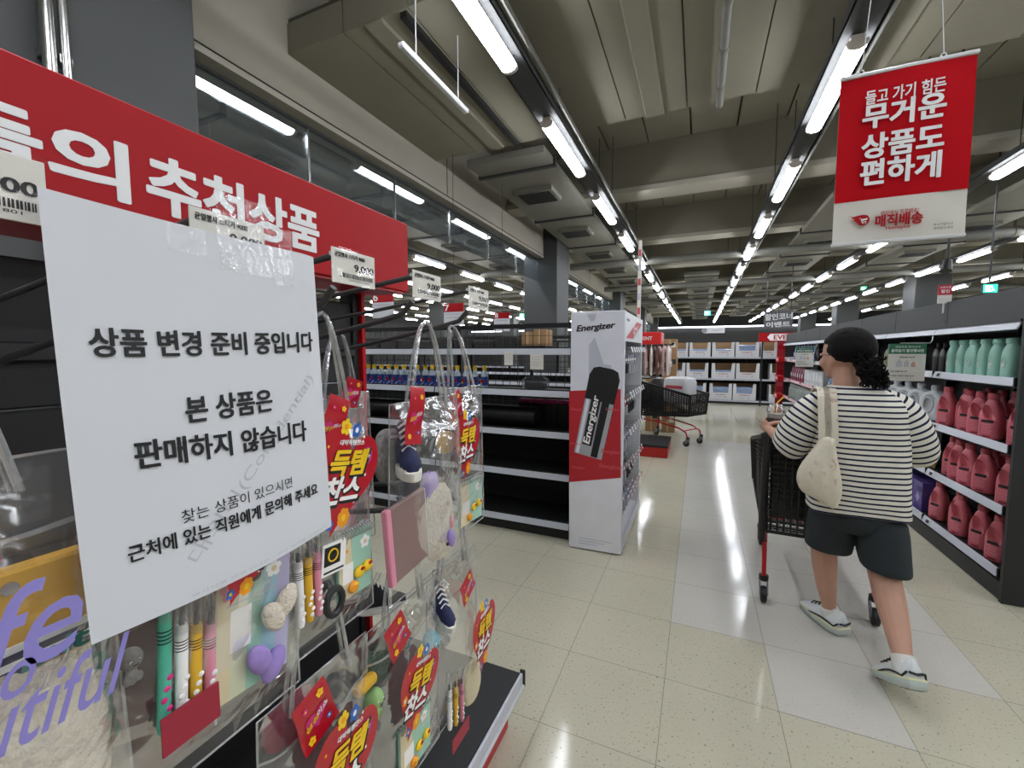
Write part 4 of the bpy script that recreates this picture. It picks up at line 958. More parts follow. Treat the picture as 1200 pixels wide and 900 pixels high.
# the printed battery: black top with a silver body and the upright word
ct_ = math.radians(11)
def bp_(u, v): x0_, z0_ = ep(699, 486); return (x0_ + u * math.cos(ct_) - v * math.sin(-ct_) , z0_ + v * math.cos(ct_) + u * math.sin(-ct_))
def bpoly(pts, m, d): b.poly([(bp_(u, v)[0], EY0 - d, bp_(u, v)[1]) for u, v in pts], m)
bpoly([(-.105, -.32), (.105, -.32), (.112, .28), (.09, .335), (.05, .35), (-.05, .35), (-.09, .335), (-.112, .28)], PBLK, .0010)
bpoly([(-.105, -.32), (.105, -.32), (.107, .10), (-.107, .10)], SILV, .0014)
bpoly([(.02, -.315), (.07, -.315), (.075, .10), (.02, .10)], PBLK, .0018); bpoly([(-.095, -.315), (-.07, -.315), (-.072, .1), (-.095, .1)], PGREY, .0018)
bpoly([(-.035, .35), (.035, .35), (.03, .375), (-.03, .375)], PG2, .0014)
bpoly([(-.06, -.24), (.01, -.24), (.01, .15), (-.06, .15)], PBLK, .0020)
b.text('Energizer', WPR, (0, 0, 0), X, Z, .36, .062, bold=.03, shear=.15, fn=lambda u, v, d: Vector((bp_(-.024 - v, -.045 + u)[0], EY0 - .0026 - d, bp_(-.024 - v, -.045 + u)[1])))
for k in range(3): x_, z_ = ep(697, 633 + 3 * k); b.text('Energizer battery information text line', INK, (x_, EY0 - .0012, z_), X, Z, .26 - .03 * k, .008) if False else b.bx(x_ - .12, x_ + .12 - .05 * k, EY0 - .0012, EY0 - .0006, z_ - .003, z_ + .003, PG2)
b.build('printed_panel', t, world=True)
b = MB(); b.bx(EX0, EX1, EY1 - .03, EY1, .02, EH, WHT, bev=.004); b.bx(EX0, EX0 + .02, EY0 + .03, EY1 - .03, .02, EH, mat('stand_back', 'b8babd', rough=.5)); b.bx(EX0, EX1 - .01, EY0 + .03, EY1 - .03, EH - .012, EH, WHT); b.build('frame', t, world=True)
b = MB(); b.bx(EX0, EX1, EY0 + .03, EY1 - .03, .03, .10, WHT, bev=.004); b.bx(EX1 - .004, EX1 + .006, EY0 + .03, EY1 - .03, .035, .13, STRIP); b.build('base', t, world=True)
b = MB(); b.bx(EX1 - .012, EX1, EY0 + .03, EY1 - .03, 1.575, EH - .012, WHT)
b.poly([(EX1 + .0008, EY0 + .05, 1.60), (EX1 + .0008, EY0 + .40, 1.60), (EX1 + .0008, EY1 - .06, 1.745), (EX1 + .0008, EY1 - .40, 1.745)], PRED)
b.text('1+1', LETW, (EX1 + .0016, 3.62, 1.685), Y, Z, .2, .05, bold=.02); b.text('할인', LETW, (EX1 + .0016, 3.58, 1.635), Y, Z, .15, .045, bold=.02); b.text('Energizer', PBLK, (EX1 + .0016, 3.22, 1.73), Y, Z, .14, .03, bold=.03, shear=.2)
b.build('header_panel', t, world=True)
PACKM = [mat('pack_grey', '8f9298', rough=.35), mat('pack_blue', '33508f', rough=.35), mat('pack_red', 'a8323c', rough=.35), mat('pack_black', '26272b', rough=.35)]
np_ = 0
packs = {}
def pack(kind, loc, lab):
    if kind not in packs:
        q = thing('battery_pack', lab, 'battery pack', loc, 0, 'battery packs on the wire hooks')
        b = MB(); b.bx(-.001, .001, -.04, .04, -.16, 0, PACKM[kind]); b.bx(.001, .0016, -.036, .036, -.05, -.03, WPR); b.build('card', q)
        b = MB()
        for s in (-.024, -.008, .008, .024): b.cyl((.009, s, -.145), (.009, s, -.07), .007, SILV if kind != 3 else PBLK, 8)
        b.build('cells', q); packs[kind] = q; return q
    return dup(packs[kind], loc, None, lab)
LVN = ['top', 'second', 'third', 'fourth', 'lowest']
for lv, z in enumerate((1.47, 1.14, .86, .60, .36)):
    b = MB(); b.cyl((EX0 + .1, EY0 + .04, z), (EX0 + .1, EY1 - .04, z), .006, CHROME, 8); b.build('hook_rail', t, world=True)
    for k in range(7):
        y = EY0 + .12 + .125 * k
        b = MB(); b.tube([(EX0 + .1, y, z), (EX1 - .01, y, z + .01), (EX1 + .008, y, z + .03)], .0036, CHROME, 6); b.tube([(EX0 + .1, y, z + .04), (EX1 + .03, y, z + .06)], .003, CHROME, 6); b.build('wire_hook', t, world=True)
        b = MB(); b.box((EX1 + .034, y, z + .046), (.003, .055, .042), WHT, rot=Matrix.Rotation(-.35, 3, 'Y')); b.box((EX1 + .0365, y, z + .046), (.001, .034, .018), PRED if lv > 2 else PG2, rot=Matrix.Rotation(-.35, 3, 'Y')); b.build('price_tag', t, world=True)
        for d in range(2 if lv else 3):
            kind = (lv * 2 + k // 3 + 3 * (lv == 0)) % 4
            pack(kind, (EX1 - .045 - .06 * d, y, z + .004), 'battery pack, %s hook row of the stand, %s hook from the printed side' % (LVN[lv], ORD[k]))
b = MB(); b.bx(EX1 - .05, EX1 - .02, EY1 - .03, EY1 - .005, EH, 2.5, CARDW)
for k in range(5): b.bx(EX1 - .047, EX1 - .023, EY1 - .0315, EY1 - .03, 1.84 + .13 * k, 1.90 + .13 * k, (PRED2, PG2)[k % 2])
b.build('flag_pole', t, world=True)

# ================================================================== SECOND END UNIT further on: red base, hanging packs, cartons
t = thing('red_base_stand', 'black display end unit with red base and red header, parked trolley beside it', 'display stand', (-.7, 6.6, 0))
b = MB(); b.bx(-.95, -.36, 6.28, 7.05, .0, .145, mat('red_base', 'a51c15', rough=.45), bev=.006); b.bx(-.95, -.355, 6.275, 7.055, .145, .175, BLKM); b.build('base', t, world=True)
b = MB(); b.bx(-.98, -.93, 6.28, 7.05, .17, 1.8, BLK); b.build('back_panel', t, world=True)
a, c = ony(755, 388, 6.45), ony(768, 402, 6.45)
b = MB(); b.bx(-.95, -.50, 6.45, 7.0, 1.60, 1.78, mat('red_header', 'd8231d', rough=.4), bev=.006); b.text('행사', LETW, (-.499, 6.72, 1.69), Y, Z, .34, .09, bold=.03); b.text('EVENT', LETW, (-.72, 6.449, 1.69), X, Z, .2, .05, bold=.03); b.build('header_box', t, world=True)
for k in range(4):
    y = 6.42 + .165 * k
    b = MB(); b.tube([(-.94, y, 1.585), (-.36, y, 1.60), (-.34, y, 1.63)], .009, BLK2, 8); b.build('hook_arm', t, world=True)
ROSE = mat('rose_pack', 'c9a3a0', rough=.3, coat=.3); ROSE2 = mat('cream_pack', 'd8cdc4', rough=.3, coat=.3); DPK = mat('brown_pack', '6d4a45', rough=.35)
k = 0
for i, y in enumerate((6.42, 6.585, 6.75, 6.915)):
    for j, x in enumerate((-.70, -.62, -.54, -.46, -.40)):
        m = (ROSE, ROSE2, DPK, ROSE, ROSE2)[(i + j) % 5]
        t = thing('hanging_pack', '%s pink and brown hanging pack on the %s arm under the red header' % (ORD[j], ORD[i]), 'pack', (x, y, 1.15), 0, 'long pink packs hanging under the red header')
        b = MB(); b.loft([[Vector((.028 * g * math.cos(q), .068 * math.sin(q) * (.9 + .1 * g), z)) for q in [s * PI / 8 for s in range(16)]] for z, g in ((0, .1), (.03, .7), (.2, 1), (.38, .8), (.42, .1))], m); b.build('pouch', t)
        b = MB(); b.bx(.0, .03, -.05, .05, .12, .20, (ROSE2, DPK)[j % 2], bev=.004); b.bx(-.003, .003, -.04, .04, .40, .452, m); b.build('label_band', t)
for i, (x, y, z, h) in enumerate(((-.49, 8.5, 0, .38), (-.49, 8.5, .38, .38), (-.49, 8.5, .76, .36), (-.48, 8.5, 1.12, .30), (-.49, 8.5, 1.42, .31), (-.78, 8.5, .0, .5), (-.78, 8.5, .5, .5))):
    t = thing('carton', 'brown carton, %s from the floor in the stack behind the hanging packs' % ORD[i] if i < 5 else 'brown carton in the second stack behind the hanging packs, %s' % ('below' if i == 5 else 'on top'), 'carton', (x, y, z))
    b = MB(); b.bx(x - .11, x + .12, y - .15, y + .15, z + .002, z + h - .002, BROWN, bev=.006); b.build('box', t, world=True)
    b = MB(); b.bx(x + .02, x + .10, y - .152, y - .15, z + h * .5, z + h * .8, CARDW if i % 2 == 0 else DKGREY); b.bx(x - .02, x + .01, y - .1515, y - .15, z + .01, z + h - .01, mat('parcel_tape', 'b99c74')); b.build('label_patch', t, world=True)
# ================================================================== TROLLEYS
def lattice(b, P, nu, nv, r, m, rim=.009):
    """open basket wall between four corners P(u,v)"""
    for i in range(nu + 1): b.bar(P(i / nu, 0), P(i / nu, 1), r if 0 < i < nu else rim, m)
    for j in range(nv + 1): b.bar(P(0, j / nv), P(1, j / nv), r if 0 < j < nv else rim, m)
def quad(A, B, C, D):
    A, B, C, D = map(Vector, (A, B, C, D))
    return lambda u, v: (A * (1 - u) + B * u) * (1 - v) + (D * (1 - u) + C * u) * v
def make_trolley(lab, loc, rz, group=None):
    t = thing('shopping_trolley', lab, 'shopping trolley', loc, rz, group)
    wr_, wf = .27, .250; zr0, zr1, zf0, zf1, Lb = .42, 1.0, .50, .82, .90
    b = MB()
    for s in (-1, 1): lattice(b, quad((s * wr_, .03, zr0), (s * wf, Lb, zf0), (s * (wf + .02), Lb + .03, zf1), (s * (wr_ + .02), 0, zr1)), 20, 15, .012, BLK2, .028)
    lattice(b, quad((-wf, Lb, zf0), (wf, Lb, zf0), (wf + .02, Lb + .03, zf1), (-wf - .02, Lb + .03, zf1)), 12, 9, .010, BLK2, .024)
    lattice(b, quad((-wr_, .03, zr0), (wr_, .03, zr0), (wf, Lb, zf0), (-wf, Lb, zf0)), 12, 20, .009, BLK2, .018)
    lattice(b, quad((-wr_, .03, zr0), (wr_, .03, zr0), (wr_ + .02, 0, zr1 - .04), (-wr_ - .02, 0, zr1 - .04)), 16, 16, .010, BLK2, .02)
    for s in (-1, 1): b.bar((s * (wr_ + .02), 0, zr1), (s * (wf + .02), Lb + .03, zf1), .03, BLK2, .022)
    b.bar((-wf - .02, Lb + .03, zf1), (wf + .02, Lb + .03, zf1), .03, BLK2, .024)
    b.build('basket', t)
    b = MB(); b.bx(-.25, .25, .02, .045, .52, .95, BLK2, bev=.01); b.bx(-.1, .1, .008, .021, .78, .88, mat('seat_blue', '24335e', rough=.5)); b.build('child_seat_flap', t)
    for s in (-1, 1):
        b = MB(); b.loft([[Vector((s * (wr_ + .012) + .022 * math.cos(q), .0 + yo + .04 * math.sin(q), z)) for q in [k * PI / 6 for k in range(12)]] for z, yo in ((.36, .03), (.55, .02), (.85, -.01), (1.0, -.05), (1.03, -.08))], BLK2); b.build('side_post', t)
    b = MB(); b.tube([(-.31, -.09, 1.02), (-.3, -.1, 1.03), (.3, -.1, 1.03), (.31, -.09, 1.02)], .017, BLK2, 12); b.build('push_handle', t)
    b = MB()
    for s in (-1, 1):
        b.tube([(s * .27, .03, .42), (s * .265, .02, .30), (s * .265, .0, .15)], .013, REDT, 10)
        b.tube([(s * .265, .02, .36), (s * .23, .30, .34), (s * .20, .72, .28), (s * .195, .84, .22), (s * .195, .86, .14)], .013, REDT, 10)
    b.tube([(-.195, .8, .245), (.195, .8, .245)], .011, REDT, 8); b.tube([(-.23, .3, .34), (.23, .3, .34)], .011, REDT, 8)
    b.build('frame', t)
    for (x, y) in ((-.265, 0), (.265, 0), (-.195, .87), (.195, .87)):
        b = MB(); b.cyl((x, y, .155), (x, y, .125), .026, BLK2, 14)
        for s in (-1, 1): b.loft([[Vector((x + s * .02 + .003 * e, y + yo, z)) for e, yo in ((-1, a), (1, a), (1, c), (-1, c))] for z, a, c in ((.13, -.02, .02), (.09, -.035, .012), (.05, -.045, -.005))], mat('fork_grey', '7a7c80', rough=.4))
        o = b.build('caster', t)
        b = MB(); R = [(.046 * math.cos(a), .046 * math.sin(a)) for a in [k * PI / 12 for k in range(24)]]
        b.tube([(x - .016, y - .025, .048), (x - .012, y - .025, .048), (x + .012, y - .025, .048), (x + .016, y - .025, .048)], [.038, .047, .047, .038], BLK, 22); b.cyl((x - .018, y - .025, .048), (x + .018, y - .025, .048), .018, GREYP, 12); b.build('wheel', o)
    return t
tr = make_trolley('black shopping trolley with red legs pushed by the striped shopper', (.665, 2.88, 0), -.02)
# the parked one, turned towards the aisle
c1, c2 = Vector((-.127, 7.17, 0)), Vector((.084, 7.53, 0)); mid = (c1 + c2) / 2; hd = math.atan2(-.5, .86)
dirv = Vector((math.cos(hd), math.sin(hd), 0)); org = mid - dirv * .87
t2 = dup(tr, (org.x, org.y, 0), hd - PI / 2, 'parked black shopping trolley holding a white pack, beside the red base')
def tl(u, v, z): return Vector((org.x, org.y, 0)) + dirv * v + Vector((dirv.y, -dirv.x, 0)) * u + Z * z
p = tl(-.04, .56, .66)
t = thing('white_pack', 'large white plastic wrapped pack lying in the parked trolley', 'pack', p, hd - PI / 2)
b = MB(); b.loft([[Vector((.17 * g * math.copysign(abs(math.cos(q)) ** .4, math.cos(q)), .23 * g * math.copysign(abs(math.sin(q)) ** .4, math.sin(q)), z)) for q in [k * PI / 16 for k in range(32)]] for z, g in ((0, .9), (.02, 1), (.34, 1.0), (.40, .93), (.43, .5))], WHT); b.build('wrap', t)
b = MB(); b.bx(-.13, .13, -.2335, -.232, .24, .28, mat('soft_pink', 'c99', rough=.5) if False else PNK); b.bx(-.12, .05, -.2335, -.232, .16, .18, INKG); b.build('print', t); b = MB(); b.bx(.171, .1725, -.15, .15, .24, .29, PRED2); b.bx(.171, .1725, -.05, .0, .12, .2, PRED2); b.build('print', t)
p = tl(.02, .17, .48); t = thing('goods_bag', 'dark shopping bag standing behind the white pack in the trolley', 'bag', p, hd - PI / 2)
b = MB(); b.loft([[Vector((.16 * g * math.cos(q) + wr((q, z, 3), 3, .03), .12 * g * math.sin(q), z)) for q in [k * PI / 10 for k in range(20)]] for z, g in ((0, .9), (.2, 1.1), (.4, .95), (.56, .6))], mat('dark_bag', '2a2725', rough=.5, bump=.3)); b.build('sack', t)
b = MB(); b.loft([[Vector((.08 * math.cos(q), -.1 + .05 * math.sin(q), z)) for q in [k * PI / 6 for k in range(12)]] for z in (.12, .3)], GOLDY); b.build('yellow_packet', t)

# ================================================================== FAR SHELVES WITH WHITE OPEN BOXES
FY = 13.7
t = thing('store_shelf', 'black wall of shelves holding white open boxes at the aisle end', 'store shelf', (.9, FY, 0))
b = MB(); b.bx(-1.4, 5.2, FY + .55, FY + .6, 0, 1.72, BLKM); b.build('back_panel', t, world=True)
for x in (-1.4, -.12, 1.30, 2.72, 4.1, 5.2): b = MB(); b.bx(x - .03, x + .03, FY + .50, FY + .57, 0, 1.78, BLK); b.build('upright', t, world=True)
for z in (.11, .72, 1.345):
    b = MB(); b.bx(-1.4, 5.2, FY + .02, FY + .56, z - .05, z, BLKM); b.build('shelf_board', t, world=True)
    b = MB(); b.bx(-1.4, 5.2, FY, FY + .02, z - .045, z + .004, STRIP); b.build('price_rail', t, world=True)
b = MB(); b.bx(-1.4, 5.2, FY + .03, FY + .05, 0, .06, BLK); b.build('kick_plate', t, world=True)
BLUEP = mat('blue_wrap', '8fa2c4', rough=.25, var=.3, scale=20, coat=.3)
def white_box(lab, x0, x1, z0, h, fill):
    t = thing('display_box', lab, 'box', ((x0 + x1) / 2, FY + .06, z0), 0, 'white open fronted boxes'); W = x1 - x0
    b = MB(); o = [(-W / 2, 0), (W / 2, 0), (W / 2, h), (W * .37, h), (W * .33, h * .42), (-W * .33, h * .42), (-W * .37, h), (-W / 2, h)]
    b.prism(o, (0, .0, 0), X, Z, .008, WHT)
    for s in (-1, 1): b.bx(s * W / 2 - s * .008, s * W / 2, .008, .42, 0, h, WHT)
    b.bx(-W / 2, W / 2, .412, .42, 0, h, BROWN); b.bx(-W / 2, W / 2, .008, .42, 0, .008, WHT); b.build('carton', t)
    b = MB(); b.text('simplus', RED, (0, -.002, h * .31), X, Z, W * .42, h * .085, bold=.03); b.bx(-W * .24, W * .08, -.002, 0, h * .17, h * .19, INKG); b.bx(-W * .2, W * .0, -.002, 0, h * .11, h * .13, INKG); b.lathe([(.03, 0)], (W * .2, -.002, h * .15), INKG, 10, rot=Matrix.Rotation(PI / 2, 3, 'X')); b.build('print', t)
    for k in range(fill):
        hh = (h * .92 - .02) * .3; z = .01 + k * hh
        b = MB(); b.loft([[Vector((W * .46 * g * math.copysign(abs(math.cos(q)) ** .35, math.cos(q)), .21 + .19 * g * math.copysign(abs(math.sin(q)) ** .35, math.sin(q)), z + zz)) for q in [s * PI / 10 for s in range(20)]] for zz, g in ((0, .92), (hh * .3, 1), (hh * .8, 1), (hh, .88))], BLUEP); b.build('blue_pack', t)
ROWS = [('top', 1.347, .42, [(272, 358, 2), (363, 503, 2), (508, 655, 2), (657, 812, 3), (818, 925, 1)]), ('middle', .722, .44, [(205, 345, 2), (348, 492, 2), (510, 662, 2), (665, 820, 1), (882, 960, 1)]), ('bottom', .112, .46, [(340, 482, 3), (500, 648, 3), (650, 803, 3), (882, 960, 1)])]
for nm, z0, h, L_ in ROWS:
    for i, (a, c, f) in enumerate(L_):
        xa = ony(740 + a / 5.4545, 440, FY + .06).x; xc = ony(740 + c / 5.4545, 440, FY + .06).x
        white_box('white open fronted box with blue packs, %s from the cartons on the %s shelf' % (ORD[i], nm), xa + .01, xc - .01, z0, h, f)
# EVENT ZONE header and stands
a, c = ony(890, 390, FY - .4), ony(953, 398, FY - .4)
t = thing('event_sign', 'red header sign reading EVENT ZONE above the aisle end shelves', 'sign', (2.6, FY - .3, 1.75))
b = MB(); xe = 4.6; b.bx(a.x, xe, FY - .3, FY - .24, a.z - .24, a.z - .0, RED)
b.prism([(a.x + .2, a.z - .12), (a.x + .27, a.z - .21), (a.x + 1.6, a.z - .21), (a.x + 1.67, a.z - .12), (a.x + 1.6, a.z - .03), (a.x + .27, a.z - .03)], (0, FY - .302, 0), X, Z, .002, LETW)
b.text('EVENT ZONE', RED, (a.x + .93, FY - .304, a.z - .12), X, Z, 1.15, .12, bold=.03); b.build('sign_board', t, world=True)
for x in (a.x + .1, xe - .1): b = MB(); b.cyl((x, FY - .27, 0), (x, FY - .27, a.z - .2), .02, BLK2, 10); b.build('stand_leg', t, world=True)
p = ony(837.5, 387, 20); t = thing('hanging_sign', 'small white sign with round emblem hanging far down the aisle', 'sign', (p.x, 20, p.z))
b = MB(); b.bx(p.x - .42, p.x + .38, 20, 20.04, p.z - .12, p.z + .12, WHT); b.bx(p.x - .1, p.x + .3, 19.995, 20, p.z - .03, p.z + .03, INKG); b.lathe([(.11, 0)], (p.x - .4, 19.99, p.z), mat('emblem_grey', '8c8f96'), 16, rot=Matrix.Rotation(PI / 2, 3, 'X')); b.build('sign_board', t, world=True)
b = MB(); b.cyl((p.x - .3, 20.02, p.z + .1), (p.x - .3, 20.02, ZC), .008, DKGREY, 6); b.cyl((p.x + .3, 20.02, p.z + .1), (p.x + .3, 20.02, ZC), .008, DKGREY, 6); b.build('hanger_rods', t, world=True)
p = ony(912, 374, 15.5); t = thing('hanging_sign', 'slanted white lettered sign hanging on dark rods above the EVENT ZONE header', 'sign', (p.x, 15.5, p.z))
b = MB(); b.text('할인코너', WHT, (p.x, 15.5, p.z + .08), Vector((.82, -.57, 0)), Z, .8, .20, bold=.04); b.text('이벤트', WHT, (p.x, 15.5, p.z - .16), Vector((.82, -.57, 0)), Z, .7, .16, bold=.04); b.box((p.x, 15.52, p.z), (.85, .012, .5), mat('sign_grey', '4f5153'), rz=-.61); b.build('sign_board', t, world=True)
b = MB()
for s in (-1, 1): b.cyl((p.x + s * .3, 15.55 - s * .2, p.z + .2), (p.x + s * .3, 15.55 - s * .2, ZC), .012, BLK2, 6)
b.build('hanger_rods', t, world=True)
# dark shelves and partitions further back
gondola('dark shelving far behind the white box wall', -1.2, 9, 20.5, .5, (.13, .6, 1.05, 1.5), 1.9)
gondola('dark shelving at the far end of the store', -3, 12, 28, .5, (.13, .6, 1.05, 1.5), 2.0)

# ================================================================== RIGHT-HAND BOTTLE SHELVES
WX, WY0, WY1 = 1.70, 3.43, 10.95
t = WR = thing('bottle_shelf', 'long dark grey shelf wall of detergent bottles along the aisle', 'store shelf', (1.95, 7, 0))
b = MB(); b.bx(2.22, 2.26, WY0, WY1, .05, 1.9, BLKM); b.build('back_panel', t, world=True)
b = MB(); b.bx(WX - .005, 2.5, WY0 - .03, WY0, 0, 1.885, DKGREY, bev=.003)
for i in range(40):
    for j in range(9): b.cyl((1.86 + .04 * j + .02 * (i % 2), WY0 - .0305, .2 + .03 * i), (1.86 + .04 * j + .02 * (i % 2), WY0 - .029, .2 + .03 * i), .012, BLK2, 8)
b.build('end_panel', t, world=True)
bays = [WY0 + .03 + .955 * k for k in range(9)]
for k in range(1, 8):
    b = MB(); b.bx(2.16, 2.22, bays[k] - .015, bays[k] + .015, .05, 1.88, BLK); b.build('upright', t, world=True)
for z in (.16, .545, .92, 1.32):
    b = MB(); b.bx(WX + .012, 2.22, WY0, WY1, z - .035, z, BLKM); b.build('shelf_board', t, world=True)
    for k in range(8):
        if k in (2, 3) and False: continue
        b = MB(); b.box((WX + .004, (bays[k] + bays[k + 1]) / 2, z - .0), (.009, .94, .052), STRIP if k < 5 else mat('red_rail', 'c9a3a8', rough=.4), rot=Matrix.Rotation(.32, 3, 'Y'), bev=.002)
        b.box((WX + .008, bays[k] + .008, z), (.02, .014, .058), BLK2, bev=.003)
        b.box((WX - .003, bays[k] + .86, z + .002), (.006, .062, .04), WHT, rot=Matrix.Rotation(.32, 3, 'Y')); b.box((WX - .0062, bays[k] + .86, z + .002), (.001, .045, .026), DKGREY, rot=Matrix.Rotation(.32, 3, 'Y'))
        b.build('price_rail', t, world=True)
b = MB(); b.bx(WX + .01, WX + .03, WY0, WY1, 0, .11, DKGREY); b.build('kick_plate', t, world=True)
for k in range(8):
    b = MB(); b.box((WX - .0, (bays[k] + bays[k + 1]) / 2, 1.652), (.008, .945, .05), STRIP, rot=Matrix.Rotation(.45, 3, 'Y')); b.bx(WX + .0, 2.2, bays[k], bays[k + 1], 1.675, 1.69, DKGREY); b.build('canopy_rail', t, world=True)
    b = MB(); b.bx(WX + .06, WX + .085, bays[k] + .003, bays[k + 1] - .003, 1.69, 1.885, GREYP, bev=.003); b.bx(WX + .058, WX + .06, bays[k] + .03, bays[k] + .045, 1.72, 1.745, BLK); b.build('header_panel', t, world=True)
t = thing('red_end_post', 'red printed upright strips where the bottle shelves end far away', 'display post', (WX, 10.9, 0))
b = MB(); b.bx(WX - .12, WX + .03, 10.97, 11.0, .02, 1.70, mat('red_post', 'a5172a', rough=.45))
for k in range(6): b.bx(WX - .10, WX + .01, 10.968, 10.97, .2 + .27 * k, .30 + .27 * k, (PRED2, RED)[k % 2])
b.build('panel', t, world=True)
for z in (.5, .88, 1.28): b = MB(); b.bx(WX - .14, WX - .03, 10.6, 10.965, z, z + .10, RED, bev=.004); b.text('특가', LETW, (WX - .141, 10.78, z + .05), -Y, Z, .2, .06, bold=.03); b.build('price_flag', t, world=True)

# --- bottles
def loft_bottle(name, lab, cat, loc, rz, m, wy, wx, H, neck, dent, group, capm, labm=None):
    """flattened bottle: wide along y, thin along x; dent = (v, w, depth) pressed into both broad faces"""
    t = thing(name, lab, cat, loc, rz, group)
    prof = [(0, .80), (.015, .95), (.04, 1), (.50, 1.0), (.60, .97), (.68, .88), (.75, .74), (.80, .58), (.84, neck / wy * 1.05), (.88, neck / wy)] if labm != 'pink' else [(0, .82), (.015, .96), (.04, 1), (.42, 1.0), (.52, .97), (.62, .86), (.70, .72), (.78, .58), (.84, .47), (.88, neck / wy)]
    b = MB(); R = []; n = 64 if dent else 32
    vs = [0, .012, .03] + [.03 + .55 * k / 12 for k in range(1, 13)] + [.58 + .30 * k / 14 for k in range(1, 15)]
    for v in vs:
        for (v0, g0), (v1, g1) in zip(prof, prof[1:]):
            if v0 <= v <= v1 + 1e-9: g = g0 + (g1 - g0) * (v - v0) / (v1 - v0); break
        sy = wy * g; sx = max(min(wx, wx * (.35 + .65 * g)), min(neck, sy)) if v > .6 else wx * min(1, g * 1.02)
        if v > .8: sx = neck + (sx - neck) * max(0, (.88 - v) / .08)
        ring = []
        for k in range(n):
            a = 2 * PI * k / n; ex = .62 if v < .8 else .62 + .38 * (v - .8) / .08
            cx_ = math.copysign(abs(math.cos(a)) ** ex, math.cos(a)) * sx; cy_ = math.copysign(abs(math.sin(a)) ** ex, math.sin(a)) * sy
            if dent:
                dv, dw, dd, sl = dent
                du = (cy_ - sl * (v - dv) * H) / (dw * .5); dz = (v - dv) * H / (dw * .85); q = du * du + dz * dz
                if q < 1: cx_ *= 1 - dd * (1 - q) ** .5
            ring.append(Vector((cx_, cy_, v * H)))
        R.append(ring)
    b.loft(R, m); b.build('body', t, ang=60)
    b = MB(); b.lathe([(neck * 1.12, .865 * H), (neck * 1.2, .875 * H), (neck * 1.16, .985 * H), (neck * .9, H)], (0, 0, 0), capm, 24)
    for k in range(20): a = 2 * PI * k / 20; b.bar((neck * 1.18 * math.cos(a), neck * 1.18 * math.sin(a), .88 * H), (neck * 1.16 * math.cos(a), neck * 1.16 * math.sin(a), .98 * H), .002, capm)
    b.build('cap', t)
    if labm == 'pink':
        b = MB(); zx = -wx - .0015
        b.bx(zx, zx + .003, -wy * .5, wy * .5, H * .37, H * .425, INK); b.text('PIGEON', WPR, (zx - .0005, 0, H * .398), -Y, Z, wy * .7, H * .03, bold=.02) if False else None
        for k in range(5): b.bx(zx, zx + .003, -wy * (.45 - .06 * (k % 3)), wy * (.5 - .1 * (k % 2)), H * (.32 - .045 * k), H * (.335 - .045 * k), mat('pink_print', 'd98a94', rough=.4))
        b.bx(zx, zx + .003, -wy * .35, wy * .35, H * .06, H * .085, mat('dark_wine', '7a1f30'))
        b.build('front_label', t)
    if labm == 'mint':
        b = MB(); P = [(-wx - .0005, .016 * math.cos(a), H * .36 + .026 * math.sin(a)) for a in [k * PI / 8 for k in range(16)]]; b.tube(P, .0016, WPR, 5, True); b.bx(-wx - .001, -wx + .001, -.004, .004, H * .32, H * .40, WPR); b.build('front_mark', t)
    if labm == 'ring':
        b = MB(); P = [(-wx * .93, .042 * math.cos(a) + .008, H * .45 + .062 * math.sin(a)) for a in [k * PI / 12 for k in range(24)]]; b.tube(P, .006, m, 8, True); b.build('grip_ring', t)
    return t
PINKB = mat('pink_bottle', 'ca6570', rough=.35, var=.03); MINTB = mat('mint_bottle', '8ebfae', rough=.4, var=.03); WJUG = mat('white_jug', 'c9cdd0', rough=.35, var=.03)
GREENB = mat('olive_bottle', '6f7548', rough=.35); BLKB = mat('black_bottle', '17171a', rough=.3)
pb = []
def row(proto, spots, labs, z, jitter=.05, turn=0.):
    for i, (y, x) in enumerate(spots):
        if proto[0] is None: proto[0] = proto[1]((x, y, z), labs[i]); proto[0].rotation_euler = (0, 0, turn)
        else: dup(proto[0], (x, y, z), turn + random.uniform(-jitter, jitter), labs[i])
pink = [None, lambda p, l: loft_bottle('detergent_bottle', l, 'bottle', p, .0, PINKB, .058, .044, .305, .023, (.56, .062, .95, .45), 'pink detergent bottles', PINKB, 'pink')]
mint = [None, lambda p, l: loft_bottle('softener_bottle', l, 'bottle', p, .0, MINTB, .056, .042, .265, .030, None, 'mint green bottles on the top shelf', MINTB, 'mint')]
jug = [None, lambda p, l: loft_bottle('white_jug', l, 'bottle', p, .0, WJUG, .108, .06, .30, .026, (.45, .10, .6, 0), 'white jugs with round grips', WJUG, 'ring')]
row(mint, [(3.70 + .132 * i, 1.80) for i in range(6)], ['mint green bottle, %s from the dark end panel on the top shelf' % ORD[i] for i in range(6)], 1.321, .25)
SL = {1: 'second', 2: 'third', 3: 'lowest'}
for s, z, ys, xs in ((1, .921, (3.56, 3.70, 3.83, 3.99, 4.135, 4.285, 4.41), (1.80, 1.93, 1.79, 1.80, 1.81, 1.86, 1.80)), (2, .546, (3.60, 3.72, 3.88, 4.04, 4.19, 4.32), (1.79, 1.9, 1.80, 1.79, 1.80, 1.82)), (3, .161, (3.66, 3.86, 4.09, 4.20, 4.42), (1.79, 1.80, 1.79, 1.83, 1.80))):
    row(pink, [(y, x) for y, x in zip(ys, xs)], ['pink detergent bottle, %s from the dark end panel on the %s shelf' % (ORD[i], SL[s]) for i in range(len(ys))], z, .15, .6)
row(pink, [(3.62 + .15 * i, 2.02) for i in range(6)], ['pink detergent bottle in the back row, %s from the end panel on the second shelf' % ORD[i] for i in range(6)], .921, .15, .6)
